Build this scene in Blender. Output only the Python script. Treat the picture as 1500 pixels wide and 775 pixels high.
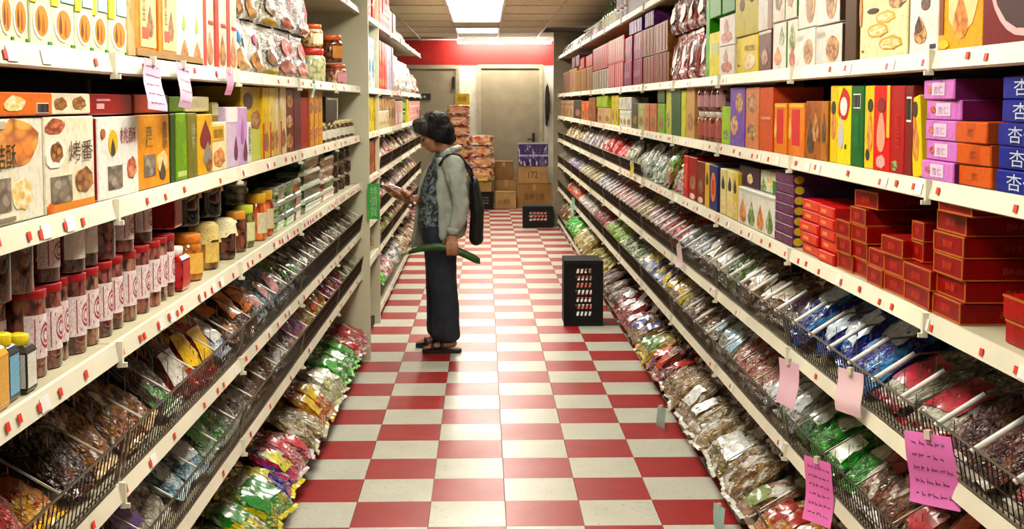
import bpy, bmesh, math, random
from mathutils import Vector, Matrix, noise

random.seed(7)
SC = bpy.context.scene
COL = SC.collection
for o in list(bpy.data.objects):
    bpy.data.objects.remove(o)
PI = math.pi

# ------------------------------------------------------------------ camera, world, exposure
FPX, HCAM, PITCH, YAW, PYC = 1790.0, 1.646, math.radians(4.0), math.radians(1.344), 275.2
cam_data = bpy.data.cameras.new('camera')
cam_data.sensor_width = 36.0
cam_data.lens = FPX / 1500 * 36
cam_data.shift_y = -(387.5 - PYC) / 1500
cam_data.clip_start = 0.05
cam = bpy.data.objects.new('camera', cam_data)
COL.objects.link(cam)
cam.location = (0, 0, HCAM)
cam.rotation_euler = (PI / 2 - PITCH, 0, -YAW)
SC.camera = cam

world = bpy.data.worlds.new('world')
SC.world = world
world.use_nodes = True
world.node_tree.nodes['Background'].inputs[0].default_value = (0.9, 0.8, 0.62, 1)
world.node_tree.nodes['Background'].inputs[1].default_value = 0.02
SC.view_settings.view_transform = 'Standard'
SC.view_settings.look = 'None'
SC.view_settings.gamma = 1
SC.view_settings.use_curve_mapping = False
SC.view_settings.exposure = 0.02
SC.cycles.diffuse_bounces = 1
SC.cycles.glossy_bounces = 3
LIGHT_STRENGTH = 19.0
LIGHT_COLOR = (1.0, 0.95, 0.815)

# ------------------------------------------------------------------ measuring helpers
_cR = cam.rotation_euler.to_matrix().transposed()


def proj(x, y, z):
    v = _cR @ (Vector((x, y, z)) - cam.location)
    return 750 + FPX * v.x / -v.z, PYC - FPX * v.y / -v.z


XL, XR = -0.783, 1.0
H = {'L0': 2.236, 'L1': 1.745, 'L2': 1.438, 'L3': 1.135, 'L4': 0.83, 'L5': 0.565, 'L6': 0.11,
     'R0': 2.25, 'R1': 1.756, 'R2': 1.469, 'R3': 1.17, 'R4': 0.846, 'R5': 0.526, 'R6': 0.10}


def depth(tier, px, back=0.0):
    """distance along the aisle of the place on a shelf front that is seen at column px"""
    X = (XL - back) if tier[0] == 'L' else (XR + back)
    z = H[tier]
    a, b = 1.0, 60.0
    for _ in range(44):
        m = (a + b) / 2
        p = proj(X, m, z)[0]
        if (p < px) == (tier[0] == 'L'):
            a = m
        else:
            b = m
    return a


def hgt(tier, px, py):
    X = abs(XL) if tier[0] == 'L' else XR
    return HCAM - (py - 150) * X / abs(px - 708) - H[tier]


_ones = 'zeroth first second third fourth fifth sixth seventh eighth ninth tenth eleventh twelfth thirteenth fourteenth fifteenth sixteenth seventeenth eighteenth nineteenth'.split()
_tens = {2: 'twent', 3: 'thirt', 4: 'fort', 5: 'fift', 6: 'sixt', 7: 'sevent', 8: 'eight', 9: 'ninet'}


def nth(n):
    if n < 20:
        return _ones[n]
    t, u = divmod(n, 10)
    return _tens[t] + ('ieth' if u == 0 else 'y-' + _ones[u])


# ------------------------------------------------------------------ colours and materials
def C(h):
    if not isinstance(h, str):
        return tuple(h)[:3] + (1,)
    h = h.lstrip('#')
    v = [int(h[i:i + 2], 16) / 255 for i in (0, 2, 4)]
    return tuple((c / 12.92 if c <= 0.04045 else ((c + 0.055) / 1.055) ** 2.4) for c in v) + (1,)


_mats = {}


def dim(h, k=.62):
    """a darker ink of the same hue"""
    h = h.lstrip('#')
    return '#%02x%02x%02x' % tuple(int(int(h[i:i + 2], 16) * k) for i in (0, 2, 4))


def deep(h, sat=1.15, val=.88):
    """the strong inks of printed packaging"""
    r, g, b_, _ = C(h)
    m = max(r, g, b_)
    return tuple(max(0.0, (m - (m - c) * sat)) * val for c in (r, g, b_)) + (1,)




def _base(key):
    m = bpy.data.materials.new(key)
    m.use_nodes = True
    nt = m.node_tree
    return m, nt, nt.nodes['Principled BSDF']


def N(nt, t, **kw):
    n = nt.nodes.new(t)
    for k, v in kw.items():
        if k.startswith('i_'):
            n.inputs[k[2:].replace('_', ' ')].default_value = v
        else:
            setattr(n, k, v)
    return n


def coords(nt, shift=True):
    """object coordinates, moved by a random amount for each object"""
    tc = N(nt, 'ShaderNodeTexCoord')
    if not shift:
        return tc.outputs['Object']
    oi = N(nt, 'ShaderNodeObjectInfo')
    mul = N(nt, 'ShaderNodeMath', operation='MULTIPLY')
    mul.inputs[1].default_value = 37.0
    nt.links.new(oi.outputs['Random'], mul.inputs[0])
    add = N(nt, 'ShaderNodeVectorMath', operation='ADD')
    nt.links.new(tc.outputs['Object'], add.inputs[0])
    nt.links.new(mul.outputs[0], add.inputs[1])
    return add.outputs[0]


def mix(nt, fac, a, b):
    n = N(nt, 'ShaderNodeMix', data_type='RGBA')
    for s, v in ((n.inputs['Factor'], fac), (n.inputs['A'], a), (n.inputs['B'], b)):
        if hasattr(v, 'is_output'):
            nt.links.new(v, s)
        else:
            s.default_value = v
    return n.outputs['Result']


def ramp(nt, src, lo, hi):
    r = N(nt, 'ShaderNodeMapRange')
    r.inputs['From Min'].default_value = lo
    r.inputs['From Max'].default_value = hi
    nt.links.new(src, r.inputs['Value'])
    return r.outputs[0]


def plain(c, rough=0.5, metal=0.0, var=0.06, scale=9.0, bump=0.0, coat=0.0):
    """a painted or moulded surface with slight unevenness"""
    key = ('plain', c, rough, metal, var, scale, bump, coat)
    if key in _mats:
        return _mats[key]
    m, nt, b = _base('plain')
    cc = C(c)
    co = coords(nt)
    nz = N(nt, 'ShaderNodeTexNoise', i_Scale=scale, i_Detail=4.0)
    nt.links.new(co, nz.inputs['Vector'])
    dark = tuple(max(0, x * (1 - 3.2 * var)) for x in cc[:3]) + (1,)
    lite = tuple(min(1, x * (1 + 1.6 * var)) for x in cc[:3]) + (1,)
    nt.links.new(mix(nt, ramp(nt, nz.outputs['Fac'], 0.3, 0.7), dark, lite), b.inputs['Base Color'])
    b.inputs['Roughness'].default_value = rough
    b.inputs['Metallic'].default_value = metal
    b.inputs['Coat Weight'].default_value = coat
    if bump:
        bp = N(nt, 'ShaderNodeBump', i_Strength=bump, i_Distance=0.01)
        nt.links.new(nz.outputs['Fac'], bp.inputs['Height'])
        nt.links.new(bp.outputs[0], b.inputs['Normal'])
    _mats[key] = m
    return m


def paper(c1, c2=None, scale=14.0, amount=0.5, rough=0.42):
    """printed card: ground colour with patches of a second ink"""
    c2 = c2 or c1
    key = ('paper', c1, c2, scale, amount, rough)
    if key in _mats:
        return _mats[key]
    m, nt, b = _base('printed_card')
    co = coords(nt)
    nz = N(nt, 'ShaderNodeTexNoise', i_Scale=scale, i_Detail=2.0)
    nt.links.new(co, nz.inputs['Vector'])
    fine = N(nt, 'ShaderNodeTexNoise', i_Scale=scale * 5, i_Detail=3.0)
    nt.links.new(co, fine.inputs['Vector'])
    e = 0.62 - amount * 0.24
    col = mix(nt, ramp(nt, nz.outputs['Fac'], e, e + 0.06), deep(c1), deep(c2))
    dk = tuple(x * 0.66 for x in deep(c1)[:3]) + (1,)
    f = N(nt, 'ShaderNodeMath', operation='MULTIPLY')
    f.inputs[1].default_value = 0.55
    nt.links.new(ramp(nt, fine.outputs['Fac'], 0.5, 0.68), f.inputs[0])
    nt.links.new(mix(nt, f.outputs[0], col, dk), b.inputs['Base Color'])
    b.inputs['Roughness'].default_value = rough
    b.inputs['Coat Weight'].default_value = 0.0
    b.inputs['Specular IOR Level'].default_value = 0.22
    _mats[key] = m
    return m


def film(c1, c2, c3='#f4efe4', cells=9.0, print_glints=0.36, rough=0.3, bump=0.8, coat=.85):
    """crinkled packet: lumpy contents seen through the film, patches of print and painted highlights over them"""
    key = ('film', c1, c2, c3, cells, print_glints, rough, bump, coat)
    if key in _mats:
        return _mats[key]
    m, nt, b = _base('packet_film')
    co = coords(nt)
    vo = N(nt, 'ShaderNodeTexVoronoi', i_Scale=cells, i_Randomness=1.0)
    nt.links.new(co, vo.inputs['Vector'])
    sep = N(nt, 'ShaderNodeSeparateColor')
    nt.links.new(vo.outputs['Color'], sep.inputs[0])
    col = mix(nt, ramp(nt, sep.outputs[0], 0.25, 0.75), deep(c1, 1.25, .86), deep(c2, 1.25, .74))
    dk = tuple(x * 0.2 for x in C(c2)[:3]) + (1,)  # gaps between contents near black, tray shade put into the colour
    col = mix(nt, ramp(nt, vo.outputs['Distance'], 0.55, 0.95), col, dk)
    nz = N(nt, 'ShaderNodeTexNoise', i_Scale=2.6, i_Detail=2.5)
    nt.links.new(co, nz.inputs['Vector'])
    e = 0.68 - print_glints * 0.3
    col = mix(nt, ramp(nt, nz.outputs['Fac'], e, e + 0.05), col, C(c3))
    nt.links.new(col, b.inputs['Base Color'])
    b.inputs['Roughness'].default_value = rough
    b.inputs['Coat Weight'].default_value = coat
    b.inputs['Coat Roughness'].default_value = 0.06
    b.inputs['Specular IOR Level'].default_value = 0.3
    w = N(nt, 'ShaderNodeTexNoise', i_Scale=7.0, i_Detail=3.0, i_Distortion=1.5)
    nt.links.new(co, w.inputs['Vector'])
    bp = N(nt, 'ShaderNodeBump', i_Strength=bump, i_Distance=0.05)
    nt.links.new(w.outputs['Fac'], bp.inputs['Height'])
    nt.links.new(bp.outputs[0], b.inputs['Normal'])
    nt.links.new(bp.outputs[0], b.inputs['Coat Normal'])
    _mats[key] = m
    return m


def food(c1, c2, c3=None, cells=7.0, gloss=0.35):
    """a picture of food, or food behind plastic: rounded pieces"""
    key = ('food', c1, c2, c3, cells, gloss)
    if key in _mats:
        return _mats[key]
    m, nt, b = _base('food')
    co = coords(nt)
    vo = N(nt, 'ShaderNodeTexVoronoi', i_Scale=cells)
    nt.links.new(co, vo.inputs['Vector'])
    sep = N(nt, 'ShaderNodeSeparateColor')
    nt.links.new(vo.outputs['Color'], sep.inputs[0])
    col = mix(nt, sep.outputs[1], C(c1), C(c2))
    edge = C(c3) if c3 else tuple(x * 0.3 for x in C(c2)[:3]) + (1,)
    col = mix(nt, ramp(nt, vo.outputs['Distance'], 0.42, 0.8), col, edge)
    nt.links.new(col, b.inputs['Base Color'])
    b.inputs['Roughness'].default_value = gloss
    b.inputs['Coat Weight'].default_value = 0.5
    b.inputs['Coat Roughness'].default_value = 0.08
    _mats[key] = m
    return m


def glow(c, strength):
    key = ('glow', c, strength)
    if key not in _mats:
        m, nt, b = _base('lit_diffuser')
        b.inputs['Base Color'].default_value = (0.9, 0.9, 0.88, 1)
        b.inputs['Emission Color'].default_value = C(c)
        b.inputs['Emission Strength'].default_value = strength
        _mats[key] = m
    return _mats[key]


# ------------------------------------------------------------------ mesh helpers
class MB:
    def __init__(self):
        self.v, self.f, self.sm = [], [], []

    def add(self, vs, fs, smooth=False):
        n = len(self.v)
        self.v += [tuple(v) for v in vs]
        self.f += [tuple(i + n for i in f) for f in fs]
        self.sm += [smooth] * len(fs)
        return self

    def box(self, x0, x1, y0, y1, z0, z1):
        vs = [(x, y, z) for z in (z0, z1) for y in (y0, y1) for x in (x0, x1)]
        return self.add(vs, [(0, 2, 3, 1), (4, 5, 7, 6), (0, 1, 5, 4), (2, 6, 7, 3), (0, 4, 6, 2), (1, 3, 7, 5)])

    def cbox(self, w, d, h, c=0.002):
        """carton with chamfered edges, centred on its base"""
        hx, hy = w / 2, d / 2
        vs, fs = [], []
        for z, k in ((0, 1), (c, 0), (h - c, 0), (h, 1)):
            e = c if k else 0
            for x, y in ((-hx + c, -hy + e), (hx - c, -hy + e), (hx - e, -hy + c), (hx - e, hy - c), (hx - c, hy - e), (-hx + c, hy - e), (-hx + e, hy - c), (-hx + e, -hy + c)):
                vs.append((x, y, z))
        for r in range(3):
            for i in range(8):
                j = (i + 1) % 8
                fs.append((r * 8 + i, r * 8 + j, r * 8 + 8 + j, r * 8 + 8 + i))
        fs.append(tuple(range(7, -1, -1)))
        fs.append(tuple(range(24, 32)))
        return self.add(vs, fs)

    def rod(self, a, b, r, n=5, r2=None, cap=True):
        a, b = Vector(a), Vector(b)
        r2 = r if r2 is None else r2
        d = (b - a).normalized()
        u = d.orthogonal().normalized()
        w = d.cross(u)
        vs = []
        for p, q in ((a, r), (b, r2)):
            for i in range(n):
                t = 2 * PI * i / n
                vs.append(p + (u * math.cos(t) + w * math.sin(t)) * q)
        fs = [(i, (i + 1) % n, n + (i + 1) % n, n + i) for i in range(n)]
        if cap:
            fs += [tuple(range(n - 1, -1, -1)), tuple(range(n, 2 * n))]
        return self.add(vs, fs, n > 5)

    def lathe(self, prof, n=20, smooth=True, cx=0, cy=0):
        vs, fs = [], []
        for r, z in prof:
            for i in range(n):
                t = 2 * PI * i / n
                vs.append((cx + r * math.cos(t), cy + r * math.sin(t), z))
        for k in range(len(prof) - 1):
            for i in range(n):
                j = (i + 1) % n
                fs.append((k * n + i, k * n + j, k * n + n + j, k * n + n + i))
        fs.append(tuple(range(n - 1, -1, -1)))
        fs.append(tuple(range((len(prof) - 1) * n, len(prof) * n)))
        return self.add(vs, fs, smooth)

    def prism(self, pts, y0, y1):
        """outline in x,z pushed from y0 to y1"""
        n = len(pts)
        vs = [(x, y0, z) for x, z in pts] + [(x, y1, z) for x, z in pts]
        fs = [tuple(range(n)), tuple(range(2 * n - 1, n - 1, -1))]
        fs += [(i, n + i, n + (i + 1) % n, (i + 1) % n) for i in range(n)]
        return self.add(vs, fs)

    def mesh(self, name='mesh'):
        m = bpy.data.meshes.new(name)
        m.from_pydata(self.v, [], self.f)
        m.polygons.foreach_set('use_smooth', self.sm)
        m.update()
        return m


def obj(name, mesh, mat=None, parent=None, loc=None, rot=None, scale=None):
    if isinstance(mesh, MB):
        mesh = mesh.mesh(name)
    o = bpy.data.objects.new(name, mesh)
    COL.objects.link(o)
    if parent is not None:
        o.parent = parent
    if loc is not None:
        o.location = loc
    if rot is not None:
        o.rotation_euler = rot
    if scale is not None:
        o.scale = scale
    if mat is not None:
        if len(mesh.materials) == 0:
            mesh.materials.append(mat)
        elif mesh.materials[0] != mat:
            o.material_slots[0].link = 'OBJECT'
            o.material_slots[0].material = mat
    return o


def tag(o, label=None, cat=None, group=None, kind=None):
    for k, v in (('label', label), ('category', cat), ('group', group), ('kind', kind)):
        if v:
            o[k] = v
    return o


def empty(name, loc=(0, 0, 0), rz=0.0):
    o = bpy.data.objects.new(name, None)
    COL.objects.link(o)
    o.location = loc
    o.rotation_euler = (0, 0, rz)
    o.empty_display_size = 0.05
    return o


_text = {}
_bench = bpy.data.scenes.new('workbench')     # an empty scene in which single shapes are evaluated


def evaluated(o):
    _bench.collection.objects.link(o)
    vl = _bench.view_layers[0]
    vl.update()
    m = bpy.data.meshes.new_from_object(o.evaluated_get(vl.depsgraph))
    bpy.data.objects.remove(o)
    return m




def text_mesh(s, bold=0.0):
    """flat lettering one unit high and centred, lying in x,z and facing -y"""
    if s in _text:
        return _text[s]
    cu = bpy.data.curves.new('lettering', 'FONT')
    cu.body = s
    cu.resolution_u = 2
    cu.offset = 0.0
    cu.extrude = 0.02
    cu.space_line = 0.95
    t = bpy.data.objects.new('lettering', cu)
    m = evaluated(t)
    xs = [v.co.x for v in m.vertices]
    ys = [v.co.y for v in m.vertices]
    w, h = max(xs) - min(xs), max(ys) - min(ys)
    for v in m.vertices:
        v.co = ((v.co.x - min(xs) - w / 2) / w, -v.co.z * 0.04, (v.co.y - min(ys) - h / 2) / h)
    m.materials.clear()
    m.name = 'lettering'
    _text[s] = m
    return m


# ------------------------------------------------------------------ the room
def tile_mat(c, c2, rough):
    m, nt, b = _base('vinyl_tile')
    co = coords(nt)
    nz = N(nt, 'ShaderNodeTexNoise', i_Scale=5.0, i_Detail=6.0)
    nt.links.new(co, nz.inputs['Vector'])
    sp = N(nt, 'ShaderNodeTexNoise', i_Scale=60.0, i_Detail=2.0)
    nt.links.new(co, sp.inputs['Vector'])
    col = mix(nt, ramp(nt, nz.outputs['Fac'], 0.3, 0.75), C(c), C(c2))
    col = mix(nt, ramp(nt, sp.outputs['Fac'], 0.6, 0.75), col, tuple(x * 0.75 for x in C(c2)[:3]) + (1,))
    nt.links.new(col, b.inputs['Base Color'])
    b.inputs['Specular IOR Level'].default_value = 0.42
    r = N(nt, 'ShaderNodeMapRange')
    r.inputs['To Min'].default_value = rough - 0.05
    r.inputs['To Max'].default_value = rough + 0.09
    nt.links.new(nz.outputs['Fac'], r.inputs['Value'])
    nt.links.new(r.outputs[0], b.inputs['Roughness'])
    return m


RX0, RX1, RY0, RY1, ZC = -2.2, 2.6, -2.5, 19.95, 2.65
M_RED = tile_mat('#b0282a', '#a02124', 0.33)
M_WHT = tile_mat('#d9d5c3', '#cbc7b4', 0.31)
floor = obj('floor', MB().box(RX0, RX1, RY0, RY1, -0.12, -0.006), plain('#6d6555', 0.7))
tag(floor, 'red and cream checkerboard vinyl floor of the aisle', kind='structure')
T = 0.3048
TX, TY = 0.087, 4.653
tile_mesh = MB().cbox(T - 0.0016, T - 0.0016, 0.0065, 0.0012).mesh('tile')
rest = {0: MB(), 1: MB()}
i0, i1 = math.ceil((RX0 - TX) / T), math.floor((RX1 - TX) / T)
k0, k1 = math.ceil((RY0 - TY) / T), math.floor((RY1 - TY) / T)
for i in range(i0, i1):
    for k in range(k0, k1 + 1):
        y1 = min(TY + (k + 1) * T, RY1)
        red = (i + k) % 2 == 0
        if -3 <= i <= 2 and -1 <= k <= 46:
            obj('tile', tile_mesh, M_RED if red else M_WHT, floor, (TX + (i + .5) * T, TY + (k + .5) * T, -0.0065))
        else:
            rest[int(red)].box(TX + i * T, TX + (i + 1) * T - .0016, TY + k * T, y1 - .0016, -0.0065, 0)
tag(obj('tile_field', rest[0], M_WHT, floor), kind='stuff')
tag(obj('tile_field', rest[1], M_RED, floor), kind='stuff')

M_CEIL = plain('#e8dabc', 0.9, var=0.05, scale=22.0, bump=0.15)
M_GRID = plain('#d8cbb0', 0.5)
ceiling = obj('ceiling', MB().box(RX0, RX1, RY0, RY1, ZC + 0.02, ZC + 0.12), plain('#8f846c', 0.9))
tag(ceiling, 'suspended ceiling of beige panels in a metal grid', kind='structure')
CX, CY = -0.385, 15.2
LIGHT_ROWS = [-13, -11, -10, -8, -6, -5, -3, -2, -1, 1]
ct = MB().cbox(0.592, 1.2, 0.018, 0.004).mesh('ceiling_panel')
lights = []
for i in range(-3, 5):
    for k in range(-14, 4):
        x, y = CX + (i + .5) * 0.61, CY + (k + .5) * 1.22
        if x - .3 < RX0 or x + .3 > RX1 or y + .61 > RY1 + 0.1 or y - .61 < RY0:
            continue
        if i == 0 and k in LIGHT_ROWS:
            lights.append((x, y))
            continue
        if i == 2 and k == 1:
            continue          # missing panel, its darkness painted by the slab below
        obj('ceiling_panel', ct, M_CEIL, ceiling, (x, y, ZC + 0.001))
g = MB()
for i in range(-2, 5):
    x = CX + i * 0.61
    g.box(x - .012, x + .012, RY0, RY1, ZC - 0.006, ZC + 0.004)
obj('grid_bar', g, M_GRID, ceiling)
g = MB()
for k in range(-14, 5):
    y = CY + k * 1.22
    if RY0 < y < RY1:
        g.box(RX0, RX1, y - .012, y + .012, ZC - 0.005, ZC + 0.005)
obj('grid_bar', g, M_GRID, ceiling)
dk = obj('opening_shade', MB().box(CX + 2 * .61 + .02, CX + 3 * .61 - .02, CY + 1.24, CY + 2.42, ZC + 0.012, ZC + 0.019), plain('#1c1712', 0.9), ceiling)  # dark slab whose colour stands for the unlit space above

fr = MB()
for a in (-1, 1):
    fr.box(a * .29 - .012, a * .29 + .012, -.595, .595, -0.012, 0.012)
    fr.box(-.30, .30, a * .585 - .012, a * .585 + .012, -0.012, 0.012)
fr = fr.mesh('light_frame')
df = MB().box(-.28, .28, -.575, .575, -0.004, 0.004).mesh('diffuser')
M_LIT = glow(LIGHT_COLOR, LIGHT_STRENGTH)
for n, (x, y) in enumerate(sorted(lights, key=lambda p: -p[1])):
    t = empty('ceiling_light', (x, y, ZC - 0.004))
    tag(t, 'bright rectangular fluorescent ceiling light over the aisle, %s from the back wall' % nth(n + 1), 'ceiling light', 'ceiling lights over the aisle')
    obj('light_frame', fr, plain('#f0ead8', 0.4), t)
    obj('diffuser', df, M_LIT, t)

M_WALL = plain('#f4ecd6', 0.8, var=0.04)
M_REDP = plain('#c0211b', 0.55, var=0.05)
M_TAUPE = plain('#a3947a', 0.55, var=0.05, scale=4)
M_FRAME = plain('#bcae90', 0.5)
wb = obj('wall_back', MB().box(RX0, RX1, RY1, RY1 + .12, 0, ZC + .1), M_WALL)
tag(wb, 'cream back wall with a red band under the ceiling', kind='structure')
obj('red_band', MB().box(RX0, RX1, RY1 - .012, RY1, 2.255, ZC), M_REDP, wb)
tag(obj('wall_left', MB().box(RX0 - .1, RX0, RY0, RY1, 0, ZC + .1), M_WALL), 'cream side wall behind the jar-side shelving', kind='structure')
tag(obj('wall_right', MB().box(RX1, RX1 + .1, RY0, RY1, 0, ZC + .1), M_WALL), 'cream side wall behind the crate-side shelving', kind='structure')
tag(obj('wall_front', MB().box(RX0, RX1, RY0 - .1, RY0, 0, ZC + .1), M_WALL), 'cream wall at the near end of the aisle', kind='structure')


def make_door(name, x0, x1, zt, label, handle_x):
    d = empty(name, ((x0 + x1) / 2, RY1, 0))
    tag(d, label, kind='structure')
    w = x1 - x0
    f = MB()
    f.box(-w / 2, -w / 2 + .06, -.05, 0, 0, zt)
    f.box(w / 2 - .06, w / 2, -.05, 0, 0, zt)
    f.box(-w / 2 + .06, w / 2 - .06, -.05, 0, zt - .06, zt)
    obj('door_frame', f, M_FRAME, d)
    obj('door_leaf', MB().box(-w / 2 + .06, w / 2 - .06, -.025, -.002, 0, zt - .06), M_TAUPE, d)
    h = MB().box(handle_x - .02, handle_x + .02, -.05, -.025, 0.95, 1.15)
    h.rod((handle_x, -.05, 1.05), (handle_x, -.085, 1.05), .012, 8)
    h.rod((handle_x, -.085, 1.05), (handle_x - .1, -.085, 1.05), .011, 8)
    obj('door_handle', h, plain('#3a342a', 0.35, 0.7), d)
    return d


make_door('door_1', -0.095, 0.97, 2.258, 'wide taupe metal door behind the stacked cartons', 0.38)
d2 = make_door('door_2', -1.36, -0.385, 2.25, 'taupe door beside the woman, with a small black plate', 0.30)
obj('hinge_plate', MB().box(.37, .41, -.06, -.028, 1.86, 2.06), plain('#2b251c', 0.4, 0.5), d2)
s = obj('door_plate', MB().box(-.36, .02, -.04, -.026, 1.685, 1.79), plain('#1d1915', 0.5), d2)
for q in range(4):
    obj('pale_mark', MB().box(-.26 + q * .055, -.225 + q * .055, -.042, -.04, 1.72, 1.755), plain('#c9bda0', 0.6), s)

b = empty('wall_light', (0.34, RY1 - .30, 2.600))
tag(b, 'long fluorescent batten glowing before the red band of the back wall', 'wall light')
obj('lit_tube', MB().rod((-.74, -.05, 0), (.74, -.05, 0), .022, 10), glow(LIGHT_COLOR, 150.0), b)
obj('batten_housing', MB().box(-.76, .76, -.09, -.01, .024, .044), plain('#e9e2cf', 0.5), b)

hb = MB()
for (x0, x1, z0, z1, y0) in ((0, .075, .05, .68, 0), (.01, .07, .3, .7, -.03), (.005, .05, 0, .3, -.02), (.03, .085, .18, .6, -.05)):
    n = 8
    pts = []
    for q in range(n):
        a = 2 * PI * q / n
        pts.append(((x0 + x1) / 2 + (x1 - x0) / 2 * math.cos(a) * (1 + .2 * math.sin(3 * q)), (z0 + z1) / 2 + (z1 - z0) / 2 * math.sin(a)))
    hb.prism(pts, y0 - .05, y0)
hg = empty('hanging_apron', (1.0, RY1 - .02, 1.25))
tag(hg, 'dark brown apron hanging on the wall beside the wide door', 'apron')
obj('cloth', hb, plain('#2c1d14', 0.9, var=.15, scale=20), hg)
obj('hook', MB().rod((.04, .02, .68), (.04, -.03, .70), .006, 6), plain('#8d8675', .3, .9), hg)

# ------------------------------------------------------------------ shelving
M_CREAM = plain('#ebe4cb', 0.42, var=0.045, scale=3.0)
M_SHELF = plain('#bdb494', 0.5, var=0.06, scale=3.0)
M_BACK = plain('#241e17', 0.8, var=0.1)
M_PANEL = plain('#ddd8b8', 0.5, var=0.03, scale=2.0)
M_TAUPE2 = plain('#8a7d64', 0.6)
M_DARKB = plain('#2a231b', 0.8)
M_TAG = plain('#e23a1e', 0.5)
M_TICKET = plain('#f4f1ea', 0.6)
tag_m = MB().box(-.0075, .0075, -.0015, .0005, -.009, .006).mesh('price_tag')
tick_m = MB().box(-.022, .022, -.001, .0005, -.014, .012).mesh('price_ticket')
clip_m = MB().box(-.006, .006, -.008, .004, -.050, .006).box(-.004, .004, -.016, -.008, -.050, -.040).mesh('joint_clip')
_shelf = {}


def shelf_bay(run, tier, y0, y1, dep=0.46, tags=(3, 6), clip=True):
    sd = -1 if tier[0] == 'L' else 1
    X = XL if sd < 0 else XR
    ln = round(y1 - y0, 3)
    key = (ln, dep)
    if key not in _shelf:
        p = MB().box(-ln / 2 + .002, ln / 2 - .002, .004, dep, -.028, 0)
        p.box(-ln / 2 + .002, ln / 2 - .002, .004, .02, -.04, -.028)
        r = MB()
        L = ln / 2 - .002
        prof = [(.004, .004), (-.004, .003), (-.012, -.036), (-.002, -.040), (.004, -.034)]
        n = len(prof)
        r.add([(-L, y, z) for y, z in prof] + [(L, y, z) for y, z in prof],
              [(i, n + i, n + (i + 1) % n, (i + 1) % n) for i in range(n)] + [tuple(range(n)), tuple(range(2 * n - 1, n - 1, -1))])
        _shelf[key] = (p.mesh('shelf'), r.mesh('price_rail'))
    pm, rm = _shelf[key]
    s = obj('shelf', pm, M_SHELF, run, (X, (y0 + y1) / 2, H[tier]), (0, 0, PI / 2 if sd < 0 else -PI / 2))
    obj('price_rail', rm, M_CREAM, s)
    if clip:
        obj('joint_clip', clip_m, M_CREAM, s, (-ln / 2 * sd, -.010, 0))
    k = random.randint(*tags)
    for q in range(k):
        u = (q + random.uniform(.15, .85)) / k * ln - ln / 2
        if random.random() < .8:
            obj('price_tag', tag_m, M_TAG, s, (u, -.0105, -.018 + random.uniform(-.003, .006)), (-.2, 0, 0))
        if random.random() < .35:
            obj('price_ticket', tick_m, M_TICKET, s, (u + .03, -.0098, -.018), (-.2, 0, 0))
    return s


def run_of_shelving(label, sd, y0, bays, blen, tiers, tagf, ztop, name='gondola_shelving'):
    X = XL if sd < 0 else XR
    ye = y0 + bays * blen
    run = empty(name, (0, 0, 0))
    tag(run, label, 'shelving', 'shelving along the aisle')
    xb = X + sd * .47
    lo, hi = min(xb, xb + sd * .03), max(xb, xb + sd * .03)
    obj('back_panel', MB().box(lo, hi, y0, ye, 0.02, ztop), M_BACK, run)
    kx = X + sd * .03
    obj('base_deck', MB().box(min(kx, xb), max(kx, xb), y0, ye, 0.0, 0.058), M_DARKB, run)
    for i in range(bays + 1):
        y = y0 + i * blen
        u = MB().box(min(xb, xb - sd * .02), max(xb, xb - sd * .02), y - .018, y + .018, 0.06, ztop)
        obj('upright', u, M_TAUPE2, run)
    for t in tiers:
        for i in range(bays):
            yy = y0 + i * blen
            shelf_bay(run, t, yy, yy + blen, tags=tagf(t, yy))
    return run


def tl(t, y):
    if t in ('L0', 'R0'):
        return (0, 1)
    if y > 9:
        return (1, 2)
    return {'L1': (3, 5), 'L2': (7, 11), 'L3': (12, 15), 'L4': (5, 8), 'R1': (3, 5), 'R2': (6, 9), 'R3': (7, 9)}.get(t, (1, 3))


run_l = run_of_shelving('long cream shelving with the jars, nearest the camera', -1, 1.296, 5, 1.285, ['L0', 'L1', 'L2', 'L3', 'L4', 'L5', 'L6'], tl, 2.6)
obj('end_panel', MB().box(XL - .5, -.722, 7.725, 7.765, 0, 2.62), M_PANEL, run_l)
run_m = run_of_shelving('narrow shelving section just past the tall cream end panel', -1, 7.80, 1, 1.26, ['L0', 'L1', 'L2', 'L3', 'L4', 'L5'], tl, 2.5)
obj('end_panel', MB().box(XL - .5, XL + .012, 9.06, 9.09, 0, 2.62), M_PANEL, run_m)
run_f = run_of_shelving('far shelving that the woman is standing in front of', -1, 9.10, 5, 1.18, ['L0', 'L1', 'L2', 'L3', 'L4', 'L5', 'L6'], tl, 2.5)
run_r = run_of_shelving('long cream shelving beside the black plastic crate', 1, 1.47, 12, 1.22, ['R0', 'R1', 'R2', 'R3', 'R4', 'R5', 'R6'], tl, 2.6)
obj('end_panel', MB().box(.925, XR + .5, 16.12, 16.16, 0, 2.57), M_TAUPE2, run_r)

# ------------------------------------------------------------------ wire trays
M_WIRE = plain('#3a2e24', 0.4, 0.6, var=.1)
M_WIRE2 = plain('#8d8676', 0.3, 0.85, var=.05)
M_SLEEVE = plain('#f2efe6', 0.45)
_tray = {}


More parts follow.
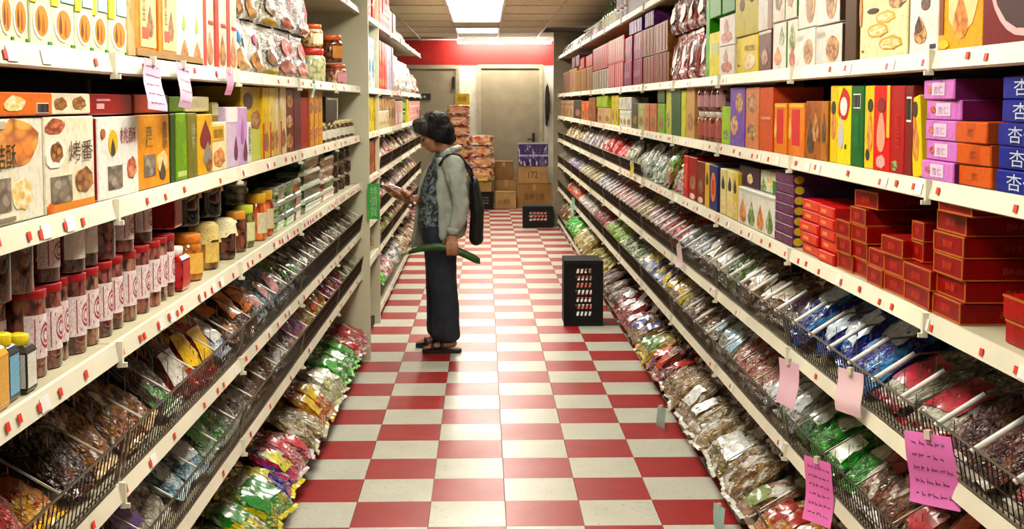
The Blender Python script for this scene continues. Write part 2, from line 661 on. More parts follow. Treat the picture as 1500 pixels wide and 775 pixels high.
def wire_tray(tier, y0, y1, label, fence=0.105, nd=4, sleeves=False, sleeve_at=None):
    sd = -1 if tier[0] == 'L' else 1
    X = XL if sd < 0 else XR
    ln = round(y1 - y0 - .034, 3)
    key = (ln, fence)
    if key not in _tray:
        w = MB()
        n = int(ln / .025)
        for i in range(n + 1):
            x = -ln / 2 + ln * i / n
            w.rod((x, 0, .004), (x, -.018, fence), 0.0017, 3, cap=False)
        for z in (.02, fence * .52):
            w.rod((-ln / 2, -.018 * z / fence, z), (ln / 2, -.018 * z / fence, z), .0016, 4)
        t = MB().rod((-ln / 2, -.018, fence), (ln / 2, -.018, fence), .0034, 5)
        t.rod((-ln / 2, 0, .006), (ln / 2, 0, .006), .003, 5)
        t.rod((-ln / 2, 0, .006), (-ln / 2, -.018, fence), .0034, 5).rod((ln / 2, 0, .006), (ln / 2, -.018, fence), .0034, 5)
        _tray[key] = (w.mesh('wire_mesh'), t.mesh('rim_wire'))
    if 'div' not in _tray:
        d = MB().rod((0, -.015, .10), (0, .095, .165), .0028, 5).rod((0, .095, .165), (0, .40, .19), .0028, 5)
        for q in range(9):
            a = q / 9
            d.rod((0, .02 + a * .36, .006), (0, .02 + a * .36, .11 + .065 * min(1, a * 2.2)), .0014, 3, cap=False)
        _tray['div'] = d.mesh('divider')
        _tray['slv'] = MB().rod((0, -.022, .098), (0, .085, .166), .0062, 7).mesh('sleeve')
    wm, rm = _tray[key]
    t = empty('wire_tray', (X - sd * .004, (y0 + y1) / 2, H[tier] + .006), PI / 2 if sd < 0 else -PI / 2)
    tag(t, label, 'wire tray', 'wire trays on the shelving')
    obj('wire_mesh', wm, M_WIRE, t)
    obj('rim_wire', rm, M_WIRE2, t)
    for q in range(nd):
        u = -ln / 2 + ln * (q + .5) / nd
        d = obj('divider', _tray['div'], M_WIRE2, t, (u, 0, 0))
        if sleeves:
            obj('sleeve', _tray['slv'], M_SLEEVE, d)
    return t


TN = {'L4': 'upper jar-side', 'L5': 'middle jar-side', 'L6': 'bottom jar-side', 'R4': 'upper crate-side', 'R5': 'middle crate-side', 'R6': 'bottom crate-side', 'R3': 'shallow crate-side', 'L3': 'shallow'}
for t in ('L4', 'L5'):
    for i in range(5):
        y = 1.296 + i * 1.285
        wire_tray(t, y, y + 1.285, 'dark wire tray on the %s rail, %s from the camera' % (TN[t], nth(i + 1)), nd=5)
for i in range(5):
    y = 1.296 + i * 1.285
    wire_tray('L6', y, y + 1.285, 'dark wire tray on the %s deck, %s from the camera' % (TN['L6'], nth(i + 1)), fence=.07, nd=3)
for t in ('L3', 'L4', 'L5'):
    for i in range(5):
        y = 9.10 + i * 1.18
        wire_tray(t, y, y + 1.18, 'dark wire tray by the woman, %s tier, %s along from the end panel' % ({'L3': 'upper', 'L4': 'middle', 'L5': 'lower'}[t], nth(i + 1)), nd=0)
for t in ('R4', 'R5', 'R6'):
    for i in range(12):
        y = 1.47 + i * 1.22
        wire_tray(t, y, y + 1.22, 'dark wire tray on the %s rail, %s from the camera' % (TN[t], nth(i + 1)), fence=.08 if t == 'R6' else .105,
                  nd=(6 if t == 'R4' and i < 7 else 4 if t == 'R4' else 4 if t == 'R5' and i < 4 else 2 if i < 5 else 0), sleeves=((t == 'R4' and i < 9) or (t == 'R5' and i in (0, 3))))
for i in range(5, 12):
    y = 1.47 + i * 1.22
    wire_tray('R3', y, y + 1.22, 'dark wire tray before the packets on the third crate-side shelf, %s from the camera' % nth(i - 4), fence=.085, nd=0)

# ------------------------------------------------------------------ product builders
# every product: width along local x, depth along local y (front at -y), height along z, origin on its base
_cart, _unit = {}, {}
INK = '#241c18'


def _u(key, fn):
    if key not in _unit:
        _unit[key] = fn()
    return _unit[key]


def oval_pts(n=18):
    return [(.5 * math.cos(2 * PI * i / n), .5 * math.sin(2 * PI * i / n)) for i in range(n)]


def drop_pts():
    return [(0, .5), (.16, .3), (.34, .08), (.45, -.12), (.42, -.32), (.25, -.46), (0, -.5), (-.25, -.46), (-.42, -.32), (-.45, -.12), (-.34, .08), (-.16, .3)]


def blob_pts(seed):
    r = random.Random(seed)
    return [((.36 + .14 * r.random()) * math.cos(2 * PI * i / 14), (.36 + .14 * r.random()) * math.sin(2 * PI * i / 14)) for i in range(14)]


SHAPES = {'rect': lambda: MB().prism([(-.5, -.5), (.5, -.5), (.5, .5), (-.5, .5)], -1, 0),
          'oval': lambda: MB().prism(oval_pts(), -1, 0), 'drop': lambda: MB().prism(drop_pts(), -1, 0),
          'blob': lambda: MB().prism(blob_pts(3), -1, 0), 'splash': lambda: MB().prism(blob_pts(11), -1, 0),
          'ring': lambda: ring_mb()}


def ring_mb():
    m = MB()
    n = 28
    vs = []
    for y in (-1, 0):
        for r in (.5, .455):
            for i in range(n):
                vs.append((r * math.cos(2 * PI * i / n), y, r * math.sin(2 * PI * i / n)))
    fs = []
    for i in range(n):
        j = (i + 1) % n
        fs += [(i, n + i, n + j, j), (2 * n + i, 2 * n + j, 3 * n + j, 3 * n + i), (i, j, 2 * n + j, 2 * n + i), (n + i, 3 * n + i, 3 * n + j, n + j)]
    return m.add(vs, fs)


DNAME = {'rect': 'printed_panel', 'oval': 'food_picture', 'drop': 'printed_drop', 'blob': 'food_picture', 'splash': 'printed_splash', 'ring': 'printed_ring', 'text': 'lettering', 'win': 'window', 'code': 'barcode'}
FOODS = {'F': ('#c98a3c', '#8a4b1c', '#5a2c10'), 'B': ('#e0a23a', '#b96a14', '#7a3a0a'), 'N': ('#c9853f', '#e2b070', '#6d3a14'), 'G': ('#5f8a2a', '#2f5a1c', '#c9c890'),
         'P': ('#f2cf7c', '#e0a84a', '#fff2c8'), 'K': ('#4a2a1c', '#7a4a2a', '#20100a'), 'O': ('#e8862a', '#f0b04a', '#a84a10'), 'R': ('#c8402a', '#e08a5a', '#7a1a10')}


def dmat(c):
    return food(*FOODS[c], cells=4.5) if c in FOODS else plain(deep(c, 1.12, .9), 0.5, var=.03)


def decal(root, kind, u0, v0, u1, v1, c, w, d, h, lift=1, face='front'):
    """flat print on a carton's face: u,v run 0..1 across the face"""
    th = 0.0006 * lift
    if face == 'front':
        loc, rot, fw, fh = ((u0 + u1) / 2 * w - w / 2, -d / 2, (v0 + v1) / 2 * h), None, w, h
    else:
        sx = 1 if face == 'px' else -1
        loc, rot, fw, fh = (sx * w / 2, sx * ((u0 + u1) / 2 * d - d / 2), (v0 + v1) / 2 * h), (0, 0, sx * PI / 2), d, h
    sc = ((u1 - u0) * fw, th, (v1 - v0) * fh)
    if kind.startswith('t:'):
        k_ = th + .0006
        loc = (loc[0], loc[1] - k_, loc[2]) if face == 'front' else (loc[0] + (k_ if face == 'px' else -k_), loc[1], loc[2])
        return obj('lettering', text_mesh(kind[2:]), dmat(c), root, loc, rot, (sc[0], th * 1.5, sc[2]))
    if kind == 'win':
        return obj('window', _u('rect', lambda: SHAPES['rect']().mesh('window')), food('#a99a86', '#7d6a58', '#5d5048', cells=3.0, gloss=.15), root, loc, rot, sc)
    if kind == 'code':
        def bars():
            m = MB()
            r = random.Random(5)
            x = -.46
            while x < .45:
                k = r.choice((.02, .035, .06))
                m.prism([(x, -.42), (x + k, -.42), (x + k, .42), (x, .42)], -1.6, 0)
                x += k + r.choice((.03, .05))
            return m.mesh('barcode')
        p = obj('printed_panel', _u('rectp', lambda: SHAPES['rect']().mesh('printed_panel')), plain('#f1ece2', .5), root, loc, rot, sc)
        obj('barcode', _u('bars', bars), plain(INK, .5), p)
        return p
    return obj(DNAME[kind], _u(kind, lambda: SHAPES[kind]().mesh(DNAME[kind])), dmat(c), root, loc, rot, sc)


def carton(name, w, d, h, c1, c2=None, side=None, dec=(), scale=14.0, amount=.3, top=None):
    key = (round(w, 3), round(d, 3), round(h, 3))
    if key not in _cart:
        _cart[key] = MB().cbox(w, d, h, min(.0025, h * .1)).mesh('carton')
    o = obj(name, _cart[key], paper(c1, c2, scale, amount))
    w, d, h = key
    if side:
        for f in ('px', 'mx'):
            decal(o, 'rect', .012, .02, .988, .98, side, w, d, h, 1, f)
        o.children[0].name = 'side_panel'
        o.children[1].name = 'side_panel'
    for k in dec:
        decal(o, k[0], *k[1:6], w, d, h, lift=2 + dec.index(k) * .4, face=k[6] if len(k) > 6 else 'front')
    return o


# ---- crumpled packets
def bag_surf(seed, u, v, top=True, puff=1.0):
    e = max(0.0, 1 - abs(u) ** 3.2) ** .55 * max(0.0, 1 - abs(v) ** 2.6) ** .6
    p = Vector((u * 1.7 + seed * 7.3, v * 1.7, seed * 3.1 + (0 if top else 9)))
    lump = noise.noise(p * 1.4) * .55 + abs(noise.noise(p * 3.1)) * .45
    crease = abs(noise.noise(p * 2.2 + Vector((5, 1, 2)))) * .35
    z = .5 * e * (1 + lump * .55 - crease) if top else -.42 * e * (1 + lump * .3)
    w = 1 - .10 * (1 - abs(v) ** 2) * 0 - .07 * e
    x = u * .5 * w + .02 * noise.noise(p * 2)
    y = v * .5 * (1 - .05 * e) + .02 * noise.noise(p * 2 + Vector((3, 3, 3)))
    return x, y, z * puff + .5


def bag_meshes(seed):
    nu, nv = 11, 15
    body = MB()
    vs, fs = [], []
    for t in (True, False):
        for j in range(nv):
            for i in range(nu):
                vs.append(bag_surf(seed, -1 + 2 * i / (nu - 1), -1 + 2 * j / (nv - 1), t))
    n = nu * nv
    for j in range(nv - 1):
        for i in range(nu - 1):
            a = j * nu + i
            fs.append((a, a + 1, a + nu + 1, a + nu))
            fs.append((n + a, n + a + nu, n + a + nu + 1, n + a + 1))
    body.add(vs, fs, seed % 2 == 0)
    lab = MB()
    k = 7
    vs = []
    v0 = (-.55, -.1, -.75)[seed % 3]
    v1 = (.45, .75, .1)[seed % 3]
    for j in range(k):
        for i in range(k):
            x, y, z = bag_surf(seed, -.78 + 1.56 * i / (k - 1), v0 + (v1 - v0) * j / (k - 1))
            vs.append((x, y, z + .05))
    lab.add(vs, [(j * k + i, j * k + i + 1, j * k + k + i + 1, j * k + k + i) for j in range(k - 1) for i in range(k - 1)], True)
    seals = []
    for e in (-1, 1):
        s = MB()
        vs = []
        for i in range(nu):
            x, y, z = bag_surf(seed, -1 + 2 * i / (nu - 1), e)
            zz = .5 + .10 * math.sin(i * 1.9 + seed)
            vs += [(x, y, .5), (x * 1.03, y + e * .07, zz), (x * 1.03, y + e * .07, zz + .02), (x, y, .53)]
        fs = []
        for i in range(nu - 1):
            for q in range(4):
                a, b_ = i * 4 + q, i * 4 + (q + 1) % 4
                fs.append((a, b_, b_ + 4, a + 4))
        s.add(vs, fs)
        seals.append(s.mesh('end_seal'))
    return body.mesh('packet'), lab.mesh('label'), seals


BAGS = [bag_meshes(s) for s in range(8)]


def packet(name, w, l, th, M, mat, lab=None, seal=None, detail=2, k=None):
    """crumpled packet; M places its middle"""
    k = random.randrange(8) if k is None else k
    b, lm, sm = BAGS[k]
    o = obj(name, b, mat)
    o.matrix_world = M @ Matrix.Diagonal((w, l, th, 1)) @ Matrix.Translation((0, 0, -.5))
    if detail >= 1 and lab:
        obj('label', lm, lab, o)
    if detail >= 2:
        for s in sm:
            obj('end_seal', s, seal or mat, o)
    return o


# ---- standing pouches
def pouch_surf(seed, u, v):
    """u -1..1 across, v 0..1 up; half thickness"""
    e = max(0., 1 - abs(u) ** 4) ** .5
    t = e * (.5 * max(0., 1 - v) ** .55 * (0.35 + .65 * min(1, v * 7 + .25)))
    p = Vector((u * 1.6 + seed * 5.7, v * 2.6, seed))
    return t * (1 + .35 * noise.noise(p * 1.5)), .03 * noise.noise(p)


def pouch_meshes(seed):
    nu, nv = 9, 13
    m = MB()
    for sgn in (-1, 1):
        vs = []
        for j in range(nv):
            v = j / (nv - 1)
            for i in range(nu):
                u = -1 + 2 * i / (nu - 1)
                t, b = pouch_surf(seed, u, v * .93)
                if v > .999:
                    t = .012
                vs.append((u * .5 * (1 - .04 * v), sgn * t + b * v, v * .93))
        fs = []
        for j in range(nv - 1):
            for i in range(nu - 1):
                a = j * nu + i
                q = (a, a + 1, a + nu + 1, a + nu)
                fs.append(q if sgn < 0 else q[::-1])
        m.add(vs, fs, True)
    top = MB().box(-.48, .48, -.014, .014, .925, 1.0).mesh('top_seal')
    return m.mesh('pouch'), top


POUCH = [pouch_meshes(s) for s in range(5)]


def patch(seed, u, v, ru, rv, n=16, lift=.07, drop=False):
    """printed oval lying on a pouch's front"""
    key = ('patch', seed, u, v, ru, rv, drop)

    def fn():
        m = MB()
        vs = []
        for k in (1.0, .55):
            for i in range(n):
                a = 2 * PI * i / n
                uu = u + ru * k * math.cos(a) * (abs(math.cos(a)) ** -.4 if drop else 1)
                uu = max(-.97, min(.97, uu))
                vv = max(.02, min(.98, v + rv * k * math.sin(a)))
                t, b = pouch_surf(seed, uu, vv * .93)
                vs.append((uu * .5 * (1 - .04 * vv), -t + b * vv - lift, vv * .93))
        t, b = pouch_surf(seed, u, v * .93)
        vs.append((u * .5, -t + b * v - lift, v * .93))
        fs = [(i, (i + 1) % n, n + (i + 1) % n, n + i) for i in range(n)] + [(n + i, n + (i + 1) % n, 2 * n) for i in range(n)]
        return m.add(vs, fs, True).mesh('food_picture')
    return _u(key, fn)


def pouch(name, w, d, h, mat, seal, pics=(), handle=None, k=None):
    k = random.randrange(5) if k is None else k
    o = obj(name, POUCH[k][0], mat, scale=(w, d, h))
    obj('top_seal', POUCH[k][1], plain(seal, .3), o)
    for (nm, u, v, ru, rv, c) in pics:
        obj(nm, patch(k, u, v, ru, rv), dmat(c), o)
    if handle:
        hm = _u('handle', lambda: handle_mb().mesh('handle'))
        obj('handle', hm, plain(handle, .4), o)
    return o


def handle_mb():
    m = MB()
    p = [(-.32, -.10, .93), (-.28, -.16, 1.06), (-.12, -.20, 1.13), (.08, -.2, 1.12), (.24, -.16, 1.04), (.30, -.22, .86), (.26, -.30, .72)]
    for a, b in zip(p, p[1:]):
        m.rod(a, b, .028, 6)
    return m


# ---- jars, tubes and tubs
PROF = {'jar': [(.40, 0), (.48, .03), (.5, .1), (.5, .66), (.47, .75), (.40, .80), (.40, .82)],
        'tube': [(.46, 0), (.5, .02), (.5, .90), (.5, .91)], 'tub': [(.38, 0), (.42, .05), (.5, .82), (.5, .85)],
        'square': [(.44, 0), (.48, .02), (.5, .06), (.5, .72), (.40, .80), (.32, .83)],
        'bottle': [(.44, 0), (.5, .03), (.5, .55), (.42, .68), (.2, .78), (.17, .93), (.17, .94)]}
LIDP = {'jar': [(.42, .80), (.44, .81), (.44, .985), (.40, 1.0)], 'tube': [(.515, .90), (.52, .905), (.52, .99), (.49, 1.0)], 'tub': [(.52, .84), (.54, .86), (.54, .97), (.48, 1.0)],
        'square': [(.36, .82), (.38, .83), (.38, .985), (.34, 1.0)], 'bottle': [(.19, .92), (.20, .93), (.20, .99), (.17, 1.0)]}


def jar_unit(kind):
    n = 4 if kind == 'square' else 8 if kind == 'tub' else 22
    b = MB().lathe(PROF[kind], n, kind != 'square')
    l = MB().lathe(LIDP[kind], 22 if kind == 'square' else n, True)
    if kind == 'square':
        rot = math.radians(45)
        b.v = [((x * math.cos(rot) - y * math.sin(rot)) * 1.38, (x * math.sin(rot) + y * math.cos(rot)) * 1.38, z) for x, y, z in b.v]
    lab = MB()
    z0, z1 = {'jar': (.16, .60), 'tube': (.22, .72), 'tub': (.3, .7), 'square': (.10, .68), 'bottle': (.12, .5)}[kind]
    if kind == 'square':
        for a in range(4):
            c, s = math.cos(a * PI / 2), math.sin(a * PI / 2)
            q = [(-.43, -.497, z0), (.43, -.497, z0), (.43, -.497, z1), (-.43, -.497, z1)]
            lab.add([(x * c - y * s, x * s + y * c, z) for x, y, z in q], [(0, 1, 2, 3)])
    else:
        vs, k = [], 14
        for z in (z0, z1):
            for i in range(k):
                t = -PI / 2 + math.radians(72) * (-1 + 2 * i / (k - 1))
                r = .508 if kind != 'tub' else .40 + .1 * z + .01
                vs.append((r * math.cos(t), r * math.sin(t), z))
        lab.add(vs, [(i, i + 1, k + i + 1, k + i) for i in range(k - 1)], True)
    return b.mesh('jar'), l.mesh('lid'), lab.mesh('label')


def jar(name, kind, w, h, contents, lid, label=None, mark=None, d=None, cloth=None):
    b, l, lb = _u('jar' + kind, lambda: jar_unit(kind))
    o = obj(name, b, contents, scale=(w, d or w, h))
    obj('lid', l, lid, o)
    if label:
        x = obj('label', lb, label, o)
        if mark:
            mm = _u('mark', lambda: mark_mb().mesh('printed_emblem'))
            obj('printed_emblem', mm, plain(mark, .5), x)
    if cloth:
        obj('cloth_cover', _u('cloth', lambda: cloth_mb().mesh('cloth_cover')), cloth, o)
    return o


def mark_mb():
    """ornamental emblem on a tube's label: diamond within a ring, on the curve of the tube"""
    m = MB()

    def strip(pts, wd=.018):
        for a, b in zip(pts, pts[1:]):
            da = math.hypot(b[0] - a[0], b[1] - a[1]) or 1
            nx, nz = -(b[1] - a[1]) / da * wd, (b[0] - a[0]) / da * wd
            q = [(a[0] + nx, a[1] + nz), (b[0] + nx, b[1] + nz), (b[0] - nx, b[1] - nz), (a[0] - nx, a[1] - nz)]
            m.add([(.514 * math.sin(x), -.514 * math.cos(x), z) for x, z in q], [(3, 2, 1, 0)])
    for r in (1, .55):
        strip([(.42 * r * math.cos(2 * PI * i / 16), .47 + .13 * r * math.sin(2 * PI * i / 16)) for i in range(17)])
    strip([(-.5, .30), (0, .34), (.5, .30)])
    strip([(-.5, .64), (0, .61), (.5, .64)])
    strip([(-.75, .26), (-.75, .68)], .03)
    strip([(.75, .26), (.75, .68)], .03)
    return m


def cloth_mb():
    """pleated cloth cap over a lid"""
    m = MB()
    n = 24
    vs = []
    for r, z, a in ((.0, 1.02, 0), (.36, 1.03, 0), (.50, .97, .02), (.50, .88, .03), (.56, .66, .10)):
        for i in range(n):
            t = 2 * PI * i / n
            rr = r + a * math.cos(t * 6) * .6
            vs.append((rr * math.cos(t), rr * math.sin(t), z - a * .9 * (i % 6 < 3)))
    fs = [(k * n + i, k * n + (i + 1) % n, k * n + n + (i + 1) % n, k * n + n + i) for k in range(4) for i in range(n)]
    return m.add(vs, fs, True)


def clamshell(name, w, d, h, contents, lid):
    o = obj(name, _u('clam', lambda: clam_mb(0).mesh('tray')), contents, scale=(w, d, h))
    obj('lid', _u('claml', lambda: clam_mb(1).mesh('lid')), lid, o)
    return o


def clam_mb(top):
    m = MB()
    L = [(.44, 0), (.46, .06), (.5, .62), (.5, .66)] if not top else [(.515, .66), (.515, .72), (.47, .95), (.44, 1.0)]
    vs = []
    for r, z in L:
        c = r * .22
        for x, y in ((-r + c, -r), (r - c, -r), (r, -r + c), (r, r - c), (r - c, r), (-r + c, r), (-r, r - c), (-r, -r + c)):
            vs.append((x, y, z))
    fs = [(k * 8 + i, k * 8 + (i + 1) % 8, k * 8 + 8 + (i + 1) % 8, k * 8 + 8 + i) for k in range(3) for i in range(8)]
    fs += [tuple(range(7, -1, -1)), tuple(range(24, 32))]
    return m.add(vs, fs)


# ---- placing
SHN = {'L1': 'upper jar-side shelf', 'L2': 'second jar-side shelf', 'L3': 'third jar-side shelf', 'L0': 'top jar-side shelf',
       'R0': 'top crate-side shelf', 'R1': 'upper crate-side shelf', 'R2': 'second crate-side shelf', 'R3': 'third crate-side shelf',
       'L4': 'upper jar-side tray', 'L5': 'middle jar-side tray', 'L6': 'bottom jar-side tray', 'R4': 'upper crate-side tray', 'R5': 'middle crate-side tray', 'R6': 'bottom crate-side tray'}
_seen, _stk = {}, {}


def name_it(o, tier, desc, cat, group=None, where=None):
    """label with its look, its shelf and its turn along that shelf among its look-alikes"""
    key = (desc, where or SHN[tier])
    _seen.setdefault(key, []).append(o)
    tag(o, desc, cat, group or '%s things on the %s' % (cat, where or SHN[tier]))
    o['_k'] = 1
    return o


def finish_labels():
    for (desc, where), os_ in _seen.items():
        os_.sort(key=lambda o: o.location.y)
        for i, o in enumerate(os_):
            l = '%s on %s' % (desc, where)
            if len(os_) > 1:
                l += ', %s from camera' % nth(i + 1) if not o.get('_l') else ', %s stack, %s layer up' % (nth(o['_c']), nth(o['_l']))
            o['label'] = l
    for o in bpy.data.objects:
        for k in ('_k',):
            if k in o:
                del o[k]


def put(o, tier, y, z=0.0, back=0.0, dep=0.1, yaw=0.0, lean=0.0):
    """stand a product on a shelf, its front 'back' metres behind the rail"""
    sd = -1 if tier[0] == 'L' else 1
    X = XL if sd < 0 else XR
    o.location = (X + sd * (back + dep / 2), y, H[tier] + z + .0015)
    o.rotation_euler = (0, lean, (PI / 2 if sd < 0 else -PI / 2) + yaw)
    return o


def run(tier, px0, px1, top, make, desc, cat, n=1, layers=1, dep=.2, back=.012, z0=0.0, gap=.004, jit=1.0, where=None):
    """n products side by side between two places on the rail, in layers up to the height seen at 'top' (pixel row at px0; metres if < 3)"""
    ya, yb = depth(tier, px0, back), depth(tier, px1, back)
    if ya > yb:
        ya, yb = yb, ya
    nearpx = px0 if abs(px0 - 708) > abs(px1 - 708) else px1
    hh = top if top < 3 else hgt(tier, nearpx, top)
    hh = (hh - z0) if top >= 3 else hh
    w = (yb - ya) / n
    out = []
    c0 = _stk.get((desc, where or tier), 0)
    _stk[(desc, where or tier)] = c0 + n
    for i in range(n):
        for l in range(layers):
            h = hh / layers
            o = make(w - gap, dep, h - .0015)
            put(o, tier, ya + w * (i + .5), z0 + l * h, back + random.uniform(0, .008) * jit, dep, random.uniform(-.025, .025) * jit)
            name_it(o, tier, desc, cat, where=where)
            if layers > 1:
                o['_l'], o['_c'] = l + 1, c0 + i + 1
            out.append(o)
    return out


# ------------------------------------------------------------------ jar-side shelving: the upper shelf
def mk(name, *a, **k):
    return lambda w, d, h: carton(name, w, d, h, *a, **k)


def mkp(name, mat, seal, pics=(), handle=None):
    return lambda w, d, h: pouch(name, w, d, h, mat, seal, pics, handle)


def mkj(name, kind, contents, lid, label=None, mark=None, cloth=None):
    return lambda w, d, h: jar(name, kind, min(w, d) if kind != 'tub' else w, h, contents, lid, label, mark, d=None if kind != 'tub' else d, cloth=cloth)


def mkc(name, contents, lid):
    return lambda w, d, h: clamshell(name, w, d, h, contents, lid)


BUN = [('oval', .10, .035, .92, .215, '#f6f2e2'), ('oval', .2, .05, .82, .2, '#e39a2a'), ('drop', .30, .075, .44, .18, '#7a3c10'), ('drop', .52, .065, .64, .16, '#c06a18'), ('rect', .0, .21, .28, .5, '#f0dc3a'), ('rect', .4, .24, .95, .36, '#bcd8de'), ('rect', .8, .015, .96, .03, '#4a8a3a')]


def gusset(name, c1, c2, seal, dec, handle=None, side=None):
    """flat-sided block bag with a pinched top"""
    def f(w, d, h):
        o = carton(name, w, d, h * .9, c1, c2, side=side, dec=dec, amount=.4)
        obj('pinched_top', MB().add([(-w / 2, -d / 2, h * .9), (w / 2, -d / 2, h * .9), (w / 2, d / 2, h * .9), (-w / 2, d / 2, h * .9), (-w / 2, -.004, h), (w / 2, -.004, h), (w / 2, .004, h), (-w / 2, .004, h)],
                                    [(0, 1, 5, 4), (1, 2, 6, 5), (2, 3, 7, 6), (3, 0, 4, 7), (4, 5, 6, 7)]), plain(seal, .35), o)
        if handle:
            hm = MB()
            p = [(-.3 * w, -d / 2 - .004, h * .9), (-.26 * w, -d / 2 - .012, h * .97), (0, -d / 2 - .014, h * .99), (.24 * w, -d / 2 - .012, h * .92), (.3 * w, -d / 2 - .008, h * .74), (.1 * w, -d / 2 - .008, h * .62)]
            for a_, b_ in zip(p, p[1:]):
                hm.rod(a_, b_, .004, 6)
            obj('handle', hm, plain(handle, .4), o)
        return o
    return f


ps = [(2, 24), (24, 49), (49, 79), (79, 114), (114, 139), (139, 162), (162, 191)]
for q, (a, b) in enumerate(ps):
    run('L1', a - 2, b, .42, gusset('bun_pack', '#e2e8cc', '#ece8c8', '#e8e3c4', BUN, side='#e6e2b0'), 'pale mint pack with a golden bun picture', 'pack', dep=.10, back=.018)
run('L1', -62, -2, .44, gusset('bun_pack', '#ead8c8', '#e8e0c8', '#c83a2a', BUN, side='#c83a2a'), 'pale mint pack with a golden bun picture', 'pack', n=2, dep=.10, back=.018)
for a, b, s in ((-40, 60, 1), (60, 118, 1), (118, 190, 1)):
    run('L1', a, b, .40, mk('cream_carton', '#efe7cc', '#e8d27a', amount=.4), 'cream carton standing behind the mint packs', 'carton', n=3, dep=.16, back=.14)
run('L1', 191, 204, .33, mk('beige_carton', '#d9b98a', '#c99a5c', amount=.6), 'beige carton between mint and orange packs', 'carton', dep=.12, back=.012)
run('L1', 204, 262, .44, gusset('orange_pack', '#e8962a', '#f0a63c', '#e08a24', [('rect', .22, .08, .98, .9, '#f2d6a4'), ('drop', .5, .14, .86, .34, 'F'), ('rect', .28, .13, .58, .20, '#c86a5a'), ('t:黃\n金', .3, .24, .46, .44, '#b87a3a')], side='#e08a22'), 'orange pack with a cream panel', 'pack', n=2, dep=.09, back=.016)
run('L1', 262, 301, .42, gusset('white_pack', '#f2efe2', '#e8ecd0', '#f2efe2', [('drop', .2, .03, .8, .18, 'B'), ('drop', .35, .24, .6, .36, '#a8cc6a')], '#2c6a2a'), 'white pack with a green handle cord', 'pack', n=2, dep=.09, back=.016)
run('L1', 301, 349, .40, gusset('gift_pack', '#f0e4d4', '#e8d0bc', '#c8643a', [('rect', .0, .02, .3, .95, '#d85a24'), ('drop', .3, .03, .92, .3, 'B'), ('rect', .5, .36, .9, .39, '#b84a30')], '#6a1710', side='#d8601c'), 'white and orange pack with dark red cord', 'pack', n=3, dep=.09, back=.016)
tr = obj('counter_tray', MB().box(-.26, .26, -.005, .12, 0, .006).box(-.26, .26, -.005, 0, 0, .022), plain('#a8824e', .6))
yy = (depth('L1', 200) + depth('L1', 296)) / 2
put(tr, 'L1', yy, 0, .002, 0)
tr.scale = ((depth('L1', 296) - depth('L1', 200)) / .52, 1, 1)
tag(tr, 'shallow brown card tray under the orange packs', 'tray')
M_PN = lambda b: food('#d98a3a', '#e8b060', '#8a3f14', cells=b)
def nut_bag(c, strip, top):
    return mkp('nut_bag', film('#f3efe8', '#e6ddd0', c, cells=4, print_glints=.3, bump=.4), top, [('food_picture', 0, .26, .86, .24, 'N'), ('printed_panel', -.2, .70, .34, .12, strip), ('printed_panel', .45, .62, .2, .2, '#f7f4ee')])
run('L1', 350, 374, .19, nut_bag('#d8e4ee', '#3a86c8', '#eeeae0'), 'clear bag of peanuts with a blue patch', 'nut bag', dep=.09, back=.014)
run('L1', 350, 384, .20, nut_bag('#f2d8b8', '#e8842a', '#e8842a'), 'clear bag of peanuts laid above the lower bags', 'nut bag', n=2, dep=.09, back=.02, z0=.19)
run('L1', 374, 392, .19, nut_bag('#f2e0e4', '#e07a9a', '#eee6e0'), 'clear peanut bag with a pink patch', 'nut bag', dep=.09, back=.014)
for z in (0, .19):
    run('L1', 392, 415, .19, mkp('nut_bag', film('#efe9d8', '#d8c49a', '#f4f0e4', cells=5, print_glints=.35), '#efe6d0', [('printed_panel', 0, .08, .92, .075, '#f2d21c'), ('food_picture', 0, .42, .7, .2, 'F'), ('printed_panel', .1, .72, .4, .1, '#f6f2e8')]),
        'clear nut bag with yellow base band', 'nut bag', dep=.09, back=.014, z0=z)
    for o in _seen[('clear nut bag with yellow base band', SHN['L1'])][-1:]:
        o['_l'], o['_c'] = (1, 1) if z == 0 else (2, 1)
run('L1', 416, 459, .20, mkp('nut_bag', film('#f2e9e4', '#e8d2c8', '#fbf6f0', cells=5, print_glints=.4), '#e8e0d8', [('food_picture', 0, .22, .86, .2, 'R'), ('printed_panel', -.1, .68, .55, .2, '#c8283a'), ('printed_panel', .0, .68, .2, .12, '#f4dcd8')]),
    'white bag of red-skinned nuts', 'nut bag', n=2, dep=.09, back=.014)
run('L1', 416, 459, .20, mkp('nut_bag', film('#f6f1ea', '#efe4dc', '#fffaf4', cells=4, print_glints=.5), '#efe9e2', [('food_picture', -.1, .16, .7, .13, 'R'), ('printed_panel', .35, .6, .12, .28, '#d8566a')]),
    'white nut bag above the red-skinned nuts', 'nut bag', n=2, dep=.08, back=.02, z0=.20)
L_R, L_O = plain('#c8301c', .35), plain('#d85a22', .35)
run('L1', 459, 494, .175, mkj('pistachio_jar', 'jar', food('#d9d8b0', '#b9bb84', '#8a8a58', cells=7, gloss=.12), L_R), 'wide jar of pale nuts with a red lid', 'jar', dep=.155, back=.02)
run('L1', 461, 487, .12, mkj('nut_jar', 'jar', food('#d9a25a', '#e8c88a', '#8a4a1c', cells=7, gloss=.12), L_O, plain('#f0e2c4', .4)), 'nut jar with an orange lid above the pale nut jar', 'jar', dep=.12, back=.03, z0=.177)
run('L1', 495, 521, .125, mkj('nut_jar', 'jar', food('#d98a6a', '#e8c0a0', '#8a3a24', cells=7, gloss=.12), L_O, plain('#e8a0b0', .4)), 'nut jar with an orange lid and pink label', 'jar', dep=.13, back=.02)
